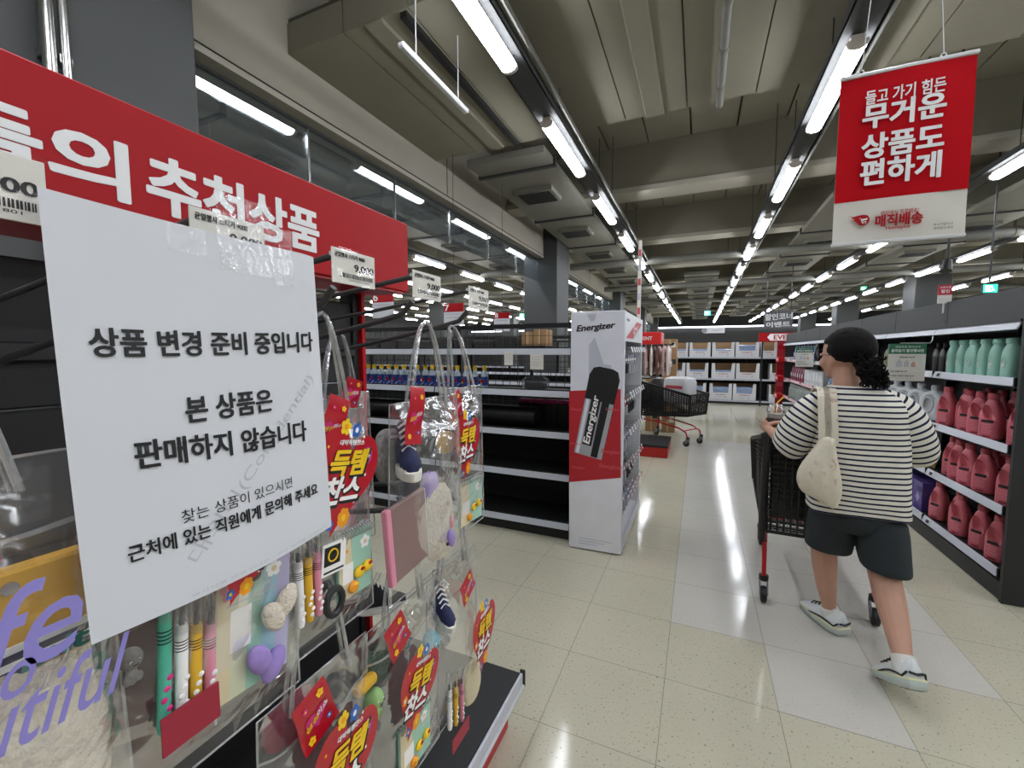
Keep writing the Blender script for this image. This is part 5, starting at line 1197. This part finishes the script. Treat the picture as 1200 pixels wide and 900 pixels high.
row(pink, [(3.66 + .15 * i, 2.02) for i in range(5)], ['pink detergent bottle in the back row, %s from the end panel on the third shelf' % ORD[i] for i in range(5)], .546, .15, .6)
row(jug, [(4.68 + .25 * i, 1.83) for i in range(4)], ['white jug with round grip, %s from the pink bottles' % ORD[i] for i in range(4)], .921, .1, .45)
blk = [None, lambda p, l: loft_bottle('black_bottle', l, 'bottle', p, 0, BLKB, .045, .036, .25, .018, None, 'black bottles on the top shelf', BLKB, None)]
row(blk, [(4.53, 1.86), (4.64, 1.86), (4.75, 1.86)], ['black bottle beside the mint green ones, %s from them' % ORD[i] for i in range(3)], 1.321)
ol = [None, lambda p, l: loft_bottle('olive_bottle', l, 'bottle', p, 0, GREENB, .06, .045, .25, .024, None, 'olive green bottles on the top shelf', BLKB, None)]
row(ol, [(5.06 + .14 * i, 1.82) for i in range(5)], ['olive green bottle behind the hanging green notice, %s along the shelf' % ORD[i] for i in range(5)], 1.321)
GOLDP = mat('gold_packet', 'b9a468', rough=.3, var=.3, scale=30, coat=.2); PURPB = mat('purple_box', '57478a', rough=.4, var=.25, scale=14)
for i in range(3):
    y = 4.62 + .2 * i; t = thing('gold_packet', 'gold and white packet, %s past the pink bottles on the third shelf' % ORD[i], 'packet', (1.8, y, .546), 0, 'gold packets on the third shelf')
    b = MB(); b.loft([[Vector((.03 * g * math.cos(q), .085 * math.sin(q) * (1 if z < .14 else .97), z)) for q in [k * PI / 8 for k in range(16)]] for z, g in ((0, .3), (.03, 1.2), (.12, .9), (.17, .15))], GOLDP); b.build('pouch', t)
    b = MB(); b.bx(-.04, -.034, -.05, .05, .05, .09, WPR); b.bx(-.041, -.035, -.03, .03, .06, .08, RED if i == 1 else GOLDY); b.build('label_band', t)
for i in range(4):
    y = 4.66 + .17 * i; t = thing('purple_box', 'purple patterned box, %s past the pink bottles on the lowest shelf' % ORD[i], 'box', (1.81, y, .161), 0, 'purple boxes on the lowest shelf')
    b = MB(); b.bx(-.06, .1, -.082, .082, 0, .24, PURPB, bev=.003); b.build('carton', t)
    b = MB(); b.prism([(-.03, .10), (.01, .06), (.05, .11), (.01, .15)], (-.0615, 0, 0), -Y, Z, .001, mat('lilac_print', '9f92c8')); b.bx(-.0615, -.06, -.07, .0, .16, .20, mat('navy_print', '2c2f66')); b.build('print', t)
# hidden-behind-the-shopper goods and the far bays
REFW = mat('white_refill', 'c9ccd2', rough=.3, var=.12, scale=20, coat=.2); REFB = mat('blue_refill', '6f86bd', rough=.3, var=.3, scale=18, coat=.2); REFR = mat('wine_refill', '7d2440', rough=.35, var=.25, scale=18); CLRB = mat('clear_grey_bottle', '9aa6a2', rough=.2, var=.1); REFT = mat('tan_refill', 'b39c8c', rough=.3, var=.3, scale=18)
def refill(lab, loc, m, group, H=.25, Wd=.075):
    t = thing('refill_pouch', lab, 'pouch', loc, 0, group)
    b = MB(); b.loft([[Vector((.035 * g * math.cos(q), Wd * w_ * math.sin(q), z * H)) for q in [k * PI / 8 for k in range(16)]] for z, g, w_ in ((0, .9, 1), (.1, 1, 1), (.5, .9, 1), (.8, .5, .95), (.93, .12, .75), (1, .08, .45))], m); b.build('pouch', t)
    b = MB(); b.cyl((0, -Wd * .5, H * .9), (0, -Wd * .62, H * 1.02), .011, m, 8); b.build('spout', t)
    b = MB(); b.bx(-.036, -.03, -Wd * .5, Wd * .5, H * .3, H * .55, (REFB if m is REFW else REFW)); b.build('label_band', t); return t
cache = {}
def refills(key, m, ys, z, nm, H=.25):
    for i, y in enumerate(ys):
        lab = '%s, %s from the striped shopper' % (nm, ORD[i])
        if key not in cache: cache[key] = refill(lab, (1.80, y, z), m, nm + ' in a row', H)
        else: dup(cache[key], (1.80, y, z), None, lab)
refills('w', REFW, [6.0 + .18 * i for i in range(11)], 1.321, 'white refill pouch on the top shelf', .29)
refills('b', REFB, [8.75 + .24 * i for i in range(7)], 1.321, 'blue refill pouch on the top shelf', .29)
refills('b2', REFB, [6.6 + .2 * i for i in range(6)], .921, 'blue refill bag on the second shelf')
refills('r', REFR, [9.4 + .2 * i for i in range(6)], .921, 'wine red refill pouch on the second shelf', .28)
refills('t', REFT, [6.9 + .22 * i for i in range(5)], .546, 'tan refill pouch on the third shelf')
refills('p', mat('pink_refill', 'b58aa0', rough=.3, var=.2), [8.2 + .3 * i for i in range(7)], .161, 'pale pink refill pouch on the lowest shelf')
for i in range(6):
    y = 8.0 + .2 * i; t = thing('white_carton_pack', 'white folded pack on the second shelf, %s from the striped shopper' % ORD[i], 'pack', (1.79, y, .921), 0, 'white folded packs on the second shelf')
    b = MB(); b.bx(-.05, .12, -.09, .09, 0, .26, WHT, bev=.02); b.build('wrap', t); b = MB(); b.bx(-.052, -.05, -.06, .06, .05, .10, INKG); b.build('label_band', t)
cl = [None, lambda p, l: loft_bottle('clear_bottle', l, 'bottle', p, 0, CLRB, .055, .04, .29, .018, None, 'clear grey bottles on the third shelf', WHT, None)]
row(cl, [(8.2 + .155 * i, 1.80) for i in range(16)], ['clear grey bottle on the third shelf, %s from the striped shopper' % ORD[i] for i in range(16)], .546)
# --- notices hung on wire arms from the shelf edge
GRNH = mat('notice_green', '2f6b4f', rough=.5)
def notice(lab, px0, px1, py0, py1, x, hd_):
    """faces the camera side: lies across the shelf (plane y = const)"""
    p0 = onx(px1, py0, x)
    y = p0.y; a = ony(px0, py0, y); c = ony(px1, py1, y)
    t = thing('hanging_notice', lab, 'notice', ((a.x + c.x) / 2, y, c.z)); W, H = c.x - a.x, a.z - c.z
    b = MB(); b.bx(a.x, c.x, y, y + .003, c.z, a.z, CARDW); b.bx(a.x, c.x, y - .0006, y, a.z - H * hd_, a.z, GRNH)
    b.text('생활용품 행사안내', LETW, (a.x + W / 2, y - .001, a.z - H * hd_ * .3), X, Z, W * .66, H * .05); b.text('골라담기 할인행사전', LETW, (a.x + W / 2, y - .001, a.z - H * hd_ * .68), X, Z, W * .86, H * .085, bold=.03)
    b.text('세제 섬유유연제', INK, (a.x + W * .5, y - .001, a.z - H * .36), X, Z, W * .4, H * .04, bold=.02)
    for k, (u, v, r) in enumerate(((.3, .52, .10), (.5, .53, .085), (.68, .55, .07))): b.prism([(a.x + W * u + W * r * q[0], a.z - H * v + W * r * 1.3 * q[1]) for q in ((-.8, -1), (.8, -1), (.8, .3), (.35, .8), (.35, 1), (-.35, 1), (-.35, .8), (-.8, .3))], (0, y - .0008, 0), X, Z, .0004, (INKG, INKG, mat('notice_tan', 'c89a86'))[k])
    b.text('대상 상품 리스트', INK, (a.x + W * .3, y - .001, a.z - H * .74), X, Z, W * .46, H * .04, bold=.02); b.bx(a.x + W * .08, c.x - W * .1, y - .001, y, a.z - H * .79, a.z - H * .785, INKG)
    b.text('자세한 내용은 매장 문의', INK, (a.x + W * .4, y - .001, a.z - H * .86), X, Z, W * .62, H * .04, bold=.02); b.bx(a.x + W * .08, c.x - W * .3, y - .001, y, a.z - H * .93, a.z - H * .92, INKG)
    b.build('sheet', t, world=True)
    b = MB(); b.tube([(a.x + W * .3, y, a.z + .006), (c.x + .02, y, a.z + .006), (c.x + .035, y, a.z + .03), (c.x + .035, y, 1.64)], .005, CHROME, 8); b.build('wire_arm', t, world=True)
notice('green headed white notice hanging before the white jugs', 1042, 1083, 403, 447, 1.66, .27)
notice('small green headed white notice hanging far along by the shopper glasses', 933, 953, 407, 430, 1.62, .27)
p = onx(1107, 336, WX + .04); t = thing('price_sign', 'small red and white sign on a white stick above the grey header', 'sign', (p.x, p.y, 1.85)); a, m_, c = ony(1100, 334, p.y), ony(1100, 346, p.y), ony(1115, 355, p.y)
b = MB(); b.bx(a.x, c.x, p.y, p.y + .006, m_.z, a.z, PRED); b.bx(a.x, c.x, p.y, p.y + .006, c.z, m_.z, CARDW); b.text('생활용품', LETW, ((a.x + c.x) / 2, p.y - .001, a.z - .02), X, Z, (c.x - a.x) * .8, .016); b.text('할인', LETW, ((a.x + c.x) / 2, p.y - .001, a.z - .05), X, Z, (c.x - a.x) * .6, .026, bold=.02)
for k in range(2): b.bx(a.x + .006, c.x - .006, p.y - .001, p.y, c.z + .01 + .016 * k, c.z + .016 + .016 * k, INKG)
b.build('sign_board', t, world=True); b = MB(); b.cyl(((a.x + c.x) / 2, p.y + .01, 1.80), ((a.x + c.x) / 2, p.y + .01, a.z), .006, WHT, 8); b.build('stick', t, world=True)
# ================================================================== THE SHOPPER
SKIN = mat('skin', 'b98f7a', rough=.55, var=.06, scale=25, spec=.35)
HAIR = mat('black_hair', '0d0a09', rough=.7, bump=.7, bscale=260, var=.3, scale=120, spec=.15); 
SHIRT = stripe_mat('striped_knit', 'd8d4c9', '23263e', .0253, .34)
SHORT = mat('charcoal_shorts', '23292d', rough=.9, bump=.15, bscale=40, var=.1); CANV = spot_mat('tote_canvas', 'cfc8b6', 'b89d93', 26, .60, .68)
SOCK = mat('white_sock', 'dcdad4', rough=1, bump=.6, bscale=200); SHOEW = mat('shoe_white', 'cdd2d2', rough=.6, bump=.2, bscale=160); SOLEM = mat('shoe_sole', 'b4beb8', rough=.5); SOLEY = mat('shoe_sole_yellow', 'cfcca0', rough=.5); TREAD = mat('shoe_tread', '6f7568', rough=.7)
P0 = Vector((.74, 2.6, 0))
ME = thing('person', 'person in striped top and dark shorts walking away with trolley and tote', 'person', P0)
bd = MB()
def limb(pts, rad, n=14):
    bd.tube(pts, rad, SKIN, n)
    for p, r in zip(pts, rad): bd.ball(p, r, SKIN, 8)
hy = math.radians(38); HF = Vector((-math.sin(hy), math.cos(hy), 0)); HR = Vector((math.cos(hy), math.sin(hy), 0)); HC_ = Vector((.672, 2.655, 1.478))
def hp(f, r, u): return HC_ + HF * f + HR * r + Z * u
HROT = Matrix((HR, HF, Z)).transposed()
# trunk
bd.loft([[Vector((cx + hw * math.cos(q), cyy + hd * math.sin(q), z)) for q in [k * PI / 12 for k in range(24)]] for z, cx, cyy, hw, hd in ((.70, .745, 2.60, .15, .10), (.80, .745, 2.6, .17, .115), (.95, .74, 2.61, .145, .095), (1.1, .725, 2.61, .15, .10), (1.22, .715, 2.605, .165, .10), (1.28, .71, 2.61, .14, .085), (1.315, .70, 2.62, .09, .065))], SKIN)
limb([(.69, 2.62, 1.28), (.682, 2.632, 1.36), (.676, 2.648, 1.43)], [.062, .056, .058])
bd.ball(hp(-.01, 0, .025), .1, SKIN, 14, (.86, 1.0, 1.02), HROT); bd.ball(hp(.025, 0, -.04), .08, SKIN, 12, (.82, .85, 1.0), HROT); bd.ball(hp(.055, 0, -.095), .03, SKIN, 8, (1.0, .9, .8), HROT)
bd.ball(hp(.10, 0, -.022), .014, SKIN, 8, (.9, 1.2, 1.6), HROT); bd.ball(hp(.106, 0, -.034), .012, SKIN, 8)          # nose
bd.ball(hp(.086, 0, -.064), .016, SKIN, 8, (1.4, .6, .45), HROT); bd.ball(hp(.084, 0, -.074), .015, SKIN, 8, (1.2, .6, .5), HROT)
for s in (-1, 1):
    bd.ball(hp(.055, s * .045, -.035), .03, SKIN, 8); bd.ball(hp(.082, s * .03, .008), .014, SKIN, 8, (1.2, .7, .7), HROT)
    bd.ball(hp(-.005, s * .086, -.02), .028, SKIN, 10, (.30, .62, 1.05), HROT); bd.ball(hp(-.002, s * .084, -.045), .011, SKIN, 8, (.5, .8, 1), HROT)
# legs
limb([(.665, 2.61, .80), (.652, 2.67, .62), (.648, 2.705, .44), (.658, 2.715, .34), (.675, 2.725, .22), (.692, 2.735, .12), (.694, 2.735, .08)], [.092, .078, .060, .057, .046, .033, .028])
limb([(.69, 2.735, .058), (.665, 2.775, .050), (.645, 2.815, .042)], [.026, .024, .018])
limb([(.82, 2.60, .80), (.835, 2.575, .62), (.845, 2.52, .44), (.850, 2.45, .345), (.848, 2.36, .27), (.842, 2.275, .20)], [.095, .082, .063, .061, .050, .037])
limb([(.842, 2.245, .165), (.834, 2.275, .125), (.826, 2.305, .09)], [.026, .024, .018])
# arms
limb([(.575, 2.60, 1.225), (.49, 2.605, 1.13), (.445, 2.625, 1.035), (.42, 2.69, 1.03), (.395, 2.765, 1.045)], [.044, .042, .039, .036, .026])
limb([(.86, 2.60, 1.225), (.955, 2.60, 1.13), (1.005, 2.61, 1.03), (.965, 2.68, 1.035), (.925, 2.735, 1.055)], [.044, .042, .039, .036, .026])
# the hand round the cup: palm on the outer side, four bent fingers over the far side, thumb on the near side
CUP = Vector((.418, 2.852, 1.045)); cr = .044
def around(a, r, z): return CUP + Vector((math.cos(a) * r, math.sin(a) * r, z))
bd.ball(around(math.radians(205), cr + .016, .028), .034, SKIN, 10, (.5, 1.0, 1.05), Matrix.Rotation(math.radians(205), 3, 'Z'))
limb([(.393, 2.768, 1.048), around(math.radians(215), cr + .018, .02), around(math.radians(185), cr + .016, .03)], [.025, .020, .018], 12)
for i, (z, e, r) in enumerate(((.058, 35, .0088), (.039, 25, .0092), (.021, 32, .0088), (.004, 50, .0078))):
    angs = [182, 150, 112, 74, e]
    limb([around(math.radians(a), cr + .012, z + .006 * math.sin(math.radians(a))) for a in angs], [r * 1.15, r * 1.1, r, r * .95, r * .8], 10)
limb([around(math.radians(218), cr + .018, .03), around(math.radians(245), cr + .014, .046), around(math.radians(278), cr + .011, .055), around(math.radians(305), cr + .010, .056)], [.014, .012, .0105, .009], 10)
# the other hand curls over the push handle
hb = Vector((.90, 2.782, 1.027))
bd.ball((.905, 2.752, 1.058), .032, SKIN, 10, (1.05, .95, .5)); limb([(.925, 2.735, 1.055), (.905, 2.752, 1.056)], [.025, .022], 12)
for i in range(4):
    x = .935 - .021 * i; r = (.0078, .0088, .0092, .0088)[i]
    limb([Vector((x, hb.y, hb.z)) + Vector((0, math.cos(a), math.sin(a))) * .0275 for a in [math.radians(d) for d in (118, 80, 35, -10, -48 + 8 * (i == 0))]], [r * 1.15, r * 1.1, r, r * .95, r * .8], 10)
limb([(.883, 2.752, 1.052), (.868, 2.757, 1.036), (.862, 2.765, 1.015), (.864, 2.778, 1.001)], [.014, .012, .010, .009], 10)
tmp = bd.build('body', None)
md = tmp.modifiers.new('r', 'REMESH'); md.mode = 'VOXEL'; md.voxel_size = .0042; md.use_smooth_shade = True
md = tmp.modifiers.new('s', 'SMOOTH'); md.factor = .5; md.iterations = 4
dg = bpy.context.evaluated_depsgraph_get(); me = bpy.data.meshes.new_from_object(tmp.evaluated_get(dg)); bpy.data.objects.remove(tmp)
me.transform(Matrix.Translation(-P0)); me.materials.clear(); me.materials.append(SKIN)
for p in me.polygons: p.use_smooth = True
body = bpy.data.objects.new('body', me); COL.objects.link(body); body.parent = ME; KIDS.setdefault(ME.name, []).append(body)
# face details
b = MB()
for s in (-1, 1):
    b.ball(hp(.094, s * .03, .006), .008, WPR, 8, (1.3, .5, .7), HROT); b.ball(hp(.0985, s * .03, .006), .0042, INK, 8, (1, .5, 1), HROT)
    b.tube([hp(.094, s * .016, .028), hp(.096, s * .032, .032), hp(.088, s * .048, .027)], .003, HAIR, 6)
b.build('eyes', ME, world=True)
b = MB(); b.tube([hp(.094, -.024, -.068), hp(.102, 0, -.067), hp(.094, .024, -.068)], [.003, .0055, .003], mat('lips', 'a8605a', rough=.5), 8); b.build('lips', ME, world=True)
b = MB()
for s in (-1, 1):
    b.tube([hp(.112, s * .034 + .022 * math.cos(a), .004 + .018 * math.sin(a)) for a in [k * PI / 9 for k in range(18)]], .0018, mat('glasses_frame', '3a2523', rough=.3), 6, True)
    b.tube([hp(.112, s * .056, .010), hp(.106, s * .078, .010), hp(.05, s * .090, .006), hp(-.01, s * .093, .004), hp(-.03, s * .092, -.012)], .0018, mat('glasses_frame', '3a2523'), 6)
b.tube([hp(.112, -.012, .006), hp(.116, 0, .009), hp(.112, .012, .006)], .0018, mat('glasses_frame', '3a2523'), 6); b.build('glasses', ME, world=True)
# hair: pulled back over the skull, curly tail on the nape
b = MB(); n = 26; R = []
for i in range(n + 1):
    ph = PI * i / n; ring = []
    for k in range(40):
        th = 2 * PI * k / 40; d = Vector((math.sin(ph) * math.cos(th), math.sin(ph) * math.sin(th), math.cos(ph)))
        f, r, u = d.y, d.x, d.z
        rad = 1.0 + .035 * noise.noise(d * 7) + .02 * noise.noise(d * 22)
        low = max(0, -u); front = max(0, f)
        rr = rad * (1 - .30 * front * (1 if u < .35 else .25) - .10 * low)
        ring.append(hp(-.022 + .122 * f * rr, .104 * r * rr, .032 + .112 * u * rr * (1 - .25 * low)))
    R.append(ring)
b.loft(R, HAIR); 
tc_ = ony(1016, 432, 2.53); random.seed(5)
for k in range(150):
    a = random.uniform(0, 2 * PI); q = random.uniform(.15, 1); z = random.gauss(0, .030)
    c = tc_ + Vector((math.cos(a) * .052 * q + .012 - z * .25, math.sin(a) * .042 * q, z - .006)); ax = Vector((random.uniform(-1, 1), random.uniform(-1, 1), random.uniform(-1, .2))).normalized(); u = ax.orthogonal().normalized(); v = ax.cross(u); rr = random.uniform(.006, .012)
    b.tube([c + u * math.cos(t_ * .9) * rr + v * math.sin(t_ * .9) * rr + ax * (t_ - 6) * .0042 for t_ in range(13)], [.002] + [.0042] * 11 + [.001], HAIR, 5)
b.ball(tc_ + Vector((.008, .004, -.004)), .05, HAIR, 10, (1.0, .8, 1.1)); b.ball(tc_ + Vector((-.015, .03, .03)), .035, HAIR, 8)
b.build('hair', ME, world=True, ang=180)
# striped top: trunk and two wide half sleeves
def fold(p, a): return noise.noise(Vector((p[0] * 9, p[1] * 9, p[2] * 3.2))) * a + noise.noise(Vector((p[0] * 22, p[1] * 22, p[2] * 9))) * a * .3
b = MB(); R = []; V_ = []
for z, cx, cyy, hw, hd in ((.708, .748, 2.60, .206, .150), (.712, .748, 2.60, .208, .152), (.78, .746, 2.60, .205, .152), (.86, .744, 2.60, .204, .15), (.94, .742, 2.60, .204, .147), (1.02, .738, 2.60, .204, .143), (1.10, .732, 2.60, .204, .14), (1.17, .726, 2.60, .204, .136), (1.22, .722, 2.60, .203, .130), (1.26, .718, 2.605, .192, .118), (1.29, .714, 2.608, .165, .102), (1.312, .709, 2.612, .13, .086), (1.328, .704, 2.618, .096, .072), (1.334, .701, 2.62, .080, .066), (1.330, .701, 2.62, .074, .060)):
    ring = []
    for k in range(48):
        q = 2 * PI * k / 48; ex = .80
        p = Vector((cx + hw * math.copysign(abs(math.cos(q)) ** ex, math.cos(q)), cyy + hd * math.copysign(abs(math.sin(q)) ** ex, math.sin(q)), z - (.012 * math.cos(2 * q) if z < .72 else 0)))
        f_ = fold(p, .016) * (1 if z < 1.2 else .4); p += Vector((math.cos(q), math.sin(q), 0)) * f_
        ring.append(p)
    R.append(ring); V_.append(z)
b.loft(R, SHIRT, False, False, V_)
def sleeve(pts, rad, flip=1):
    pts = [Vector(p) for p in pts]; R = []; V_ = []; L_ = 0; up = Vector((0, 1, 0))
    for i, p in enumerate(pts):
        t_ = (pts[min(i + 1, len(pts) - 1)] - pts[max(i - 1, 0)]).normalized(); u = (up - t_ * up.dot(t_)).normalized(); v = t_.cross(u)
        if i: L_ += (p - pts[i - 1]).length
        ring = []
        for k in range(28):
            q = 2 * PI * k / 28; d = u * math.cos(q) + v * math.sin(q); o = p + d * rad[i]; ring.append(o + d * fold(o, .012))
        R.append(ring); V_.append(L_)
    b.loft(R, SHIRT, False, False, V_)
sleeve([(.625, 2.605, 1.255), (.58, 2.602, 1.235), (.545, 2.602, 1.195), (.512, 2.606, 1.14), (.487, 2.615, 1.085), (.468, 2.632, 1.035), (.455, 2.655, 1.005), (.452, 2.66, 1.0)], [.060, .080, .091, .094, .094, .092, .088, .080])
sleeve([(.81, 2.605, 1.262), (.855, 2.602, 1.24), (.888, 2.602, 1.20), (.918, 2.604, 1.145), (.945, 2.612, 1.09), (.965, 2.628, 1.04), (.978, 2.65, 1.01), (.98, 2.655, 1.005)], [.060, .078, .088, .091, .091, .088, .084, .076])
o = b.build('striped_top', ME, world=True, ang=180); smooth(o, 1)
# shorts
b = MB()
def ring(cx, cyy, z, hw, hd, tilt=0.): return [Vector((cx + hw * math.cos(q), cyy + hd * math.sin(q), z + tilt * math.cos(q) + 0)) + Vector((math.cos(q), math.sin(q), 0)) * fold((cx + hw * math.cos(q), cyy + hd * math.sin(q), z), .012) for q in [k * PI / 16 for k in range(32)]]
b.loft([ring(.745, 2.60, .86, .18, .13), ring(.745, 2.60, .78, .196, .142), ring(.747, 2.60, .70, .200, .145), ring(.748, 2.605, .63, .190, .135), ring(.748, 2.61, .60, .15, .10)], SHORT)
b.loft([ring(.665, 2.61, .74, .105, .13), ring(.655, 2.635, .62, .106, .128), ring(.650, 2.665, .52, .106, .120), ring(.650, 2.685, .462, .104, .115, -.006), ring(.650, 2.685, .464, .094, .105, -.006), ring(.655, 2.64, .60, .09, .10)], SHORT, True, False)
b.loft([ring(.83, 2.59, .74, .106, .130), ring(.843, 2.575, .62, .106, .128), ring(.850, 2.545, .51, .103, .120), ring(.853, 2.52, .458, .101, .112, -.006), ring(.853, 2.52, .460, .091, .103, -.006), ring(.85, 2.57, .60, .09, .10)], SHORT, True, False)
o = b.build('shorts', ME, world=True, ang=180); smooth(o, 1)
# socks and trainers
def trainer(heel, toe, upv, sock_from):
    heel, toe = Vector(heel), Vector(toe); f = (toe - heel); Ln = f.length; f.normalize(); u = (Vector(upv) - f * Vector(upv).dot(f)).normalized(); r = f.cross(u)
    def Q(a, c, h): return heel + f * (a * Ln) + r * (c * Ln) + u * (h * Ln)
    half = lambda a: (.15 + .05 * math.sin(PI * min(1, a * 1.1 + .1)) ) * (1 if a < .8 else max(.25, math.cos((a - .8) / .24 * PI / 2) ** .5)) * (1 if a > .08 else .8 + .2 * a / .08)
    out = [(a, half(a)) for a in [-.02, .03, .1, .2, .32, .45, .58, .70, .80, .88, .95, 1.0]]
    loop = [(a, c) for a, c in out] + [(a, -c) for a, c in out[::-1]]
    b = MB()
    b.loft([[Q(.5 + (a - .5) * .96, c * .92, .0) for a, c in loop], [Q(a, c, .02) for a, c in loop], [Q(.5 + (a - .5) * 1.03, c * 1.10, .08 - .01 * a) for a, c in loop], [Q(.5 + (a - .5) * 1.03, c * 1.09, .135 - .035 * a) for a, c in loop]], SOLEM)
    b.loft([[Q(.5 + (a - .5) * 1.03, c * 1.09, .135 - .035 * a) for a, c in loop], [Q(.5 + (a - .5) * .99, c * .98, .165 - .05 * a) for a, c in loop]], SOLEY)
    for k in range(7): b.tube([Q(.1 + .12 * k, s_, -.004) for s_ in (-.12, .12)], .018 * Ln, TREAD, 6)
    so = b.build('shoe_sole', ME, world=True)
    b = MB(); R = []
    for a, hgt in ((-.015, .36), (.05, .44), (.16, .43), (.28, .40), (.40, .36), (.54, .30), (.68, .25), (.82, .21), (.93, .17), (.985, .12)):
        hw = half(a) * .97; R.append([Q(a, hw * math.cos(q) * (1 if math.sin(q) < .2 else .78 + .22 * (1 - math.sin(q))), .11 + max(0, math.sin(q)) * (hgt - .11)) for q in [k * PI / 14 for k in range(28)]])
    b.loft(R, SHOEW); sh = b.build('shoe_upper', ME, world=True, ang=180)
    b = MB()
    for s in (-1, 1): b.tube([Q(a, s * half(a) * 1.0, .145 + .05 * math.sin(a * 6) + (.10 if a < .06 else 0)) for a in (-.01, .06, .16, .3, .45, .6, .74)], [.016 * Ln] * 6 + [.006 * Ln], INK, 6)
    b.tube([Q(-.02, -.10, .24), Q(-.035, 0, .22), Q(-.02, .10, .24)], .02 * Ln, INK, 6)
    for k in range(4): b.tube([Q(.42 + .09 * k, -.09, .36 - .035 * k), Q(.44 + .09 * k, 0, .385 - .035 * k), Q(.42 + .09 * k, .09, .36 - .035 * k)], .012 * Ln, INK, 6)
    b.build('shoe_trim', ME, world=True)
    b = MB(); a_, c_ = Vector(sock_from[0]), Vector(sock_from[1]); b.tube([c_ + (c_ - a_) * .2, (a_ + c_) / 2, a_, a_ + (a_ - c_) * .05], [.046, .044, .043, .040], SOCK, 16); b.build('sock', ME, world=True)
trainer((.742, 2.662, .008), (.610, 2.90, .006), (0, 0, 1), ((.694, 2.735, .108), (.70, 2.735, .07)))
trainer((.858, 2.155, .128), (.800, 2.378, .010), (-.1, .8, 1), ((.842, 2.262, .198), (.844, 2.228, .155)))
# tote bag on the near shoulder: hangs from the person, so a thing of its own
TB = thing('tote_bag', 'cream canvas tote bag with faded print hanging from the shopper shoulder', 'tote bag', (.565, 2.44, .70))
b = MB(); R = []
for z, cx, hw, hd in ((.768, .580, .026, .012), (.786, .570, .052, .026), (.82, .556, .082, .038), (.87, .544, .094, .045), (.92, .541, .090, .046), (.97, .546, .074, .042), (1.02, .556, .053, .036), (1.06, .565, .036, .030), (1.10, .572, .028, .024)):
    ring_ = []
    for k in range(36):
        q = 2 * PI * k / 36; p = Vector((cx + hw * math.cos(q), 2.415 + hd * math.sin(q) + .05 * max(0, z - .9), z + .03 * math.cos(q) * (1 if z < .8 else 0) * -.6)); ring_.append(p + Vector((math.cos(q) * .3, math.sin(q), 0)) * (noise.noise(Vector((p.x * 40, 1, p.z * 6))) * .012))
    R.append(ring_)
b.loft(R, CANV); o = b.build('sack', TB, world=True, ang=180); smooth(o, 1)
b = MB()
for dx in (-.012, .014):
    P = [(.574 + dx, 2.425, 1.06), (.572 + dx, 2.435, 1.15), (.570 + dx, 2.452, 1.22), (.572 + dx, 2.478, 1.282), (.580 + dx, 2.54, 1.315), (.582 + dx, 2.62, 1.318), (.585 + dx, 2.70, 1.28), (.585 + dx, 2.735, 1.20), (.582 + dx, 2.72, 1.1)]
    R = []
    for i, p in enumerate(P):
        t_ = (Vector(P[min(i + 1, 8)]) - Vector(P[max(i - 1, 0)])).normalized(); nrm = X.cross(t_).normalized()
        R.append([Vector(p) + X * a + nrm * c for a, c in ((-.026, -.003), (.026, -.003), (.026, .004), (-.026, .004))])
    b.loft(R, CANV)
b.build('strap', TB, world=True)
# iced coffee in the hand
t = thing('coffee_cup', 'clear cup of iced coffee with yellow straw held in the shopper hand', 'cup', CUP)
CLEARC = film('cup_plastic', gloss=.2, body=.05, bump=0, rough=.05)
b = MB(); b.lathe([(.033, 0), (.034, .004), (.0435, .105), (.0455, .107), (.0455, .112)], (0, 0, 0), CLEARC, 28, cap1=False); b.build('cup_wall', t)
b = MB(); b.lathe([(.032, .003), (.0405, .075)], (0, 0, 0), mat('coffee', '3b1c10', rough=.15), 28); b.lathe([(.0405, .075), (.0425, .098)], (0, 0, 0), mat('ice', 'c9bfb4', rough=.2, var=.3, scale=60), 28); b.build('coffee', t)
b = MB(); b.lathe([(.0348, .006), (.0368, .028)], (0, 0, 0), GOLDY, 28, cap0=False, cap1=False); b.build('sleeve_band', t)
b = MB(); b.lathe([(.047, .108), (.047, .116), (.042, .135), (.030, .150), (.012, .156)], (0, 0, 0), CLEARC, 28, cap0=False, cap1=False); b.build('dome_lid', t)
b = MB(); b.tube([(0, 0, .02), (.004, 0, .152), (.006, .0, .162), (.040, .01, .198)], .0038, GOLDY, 8); b.build('straw', t)
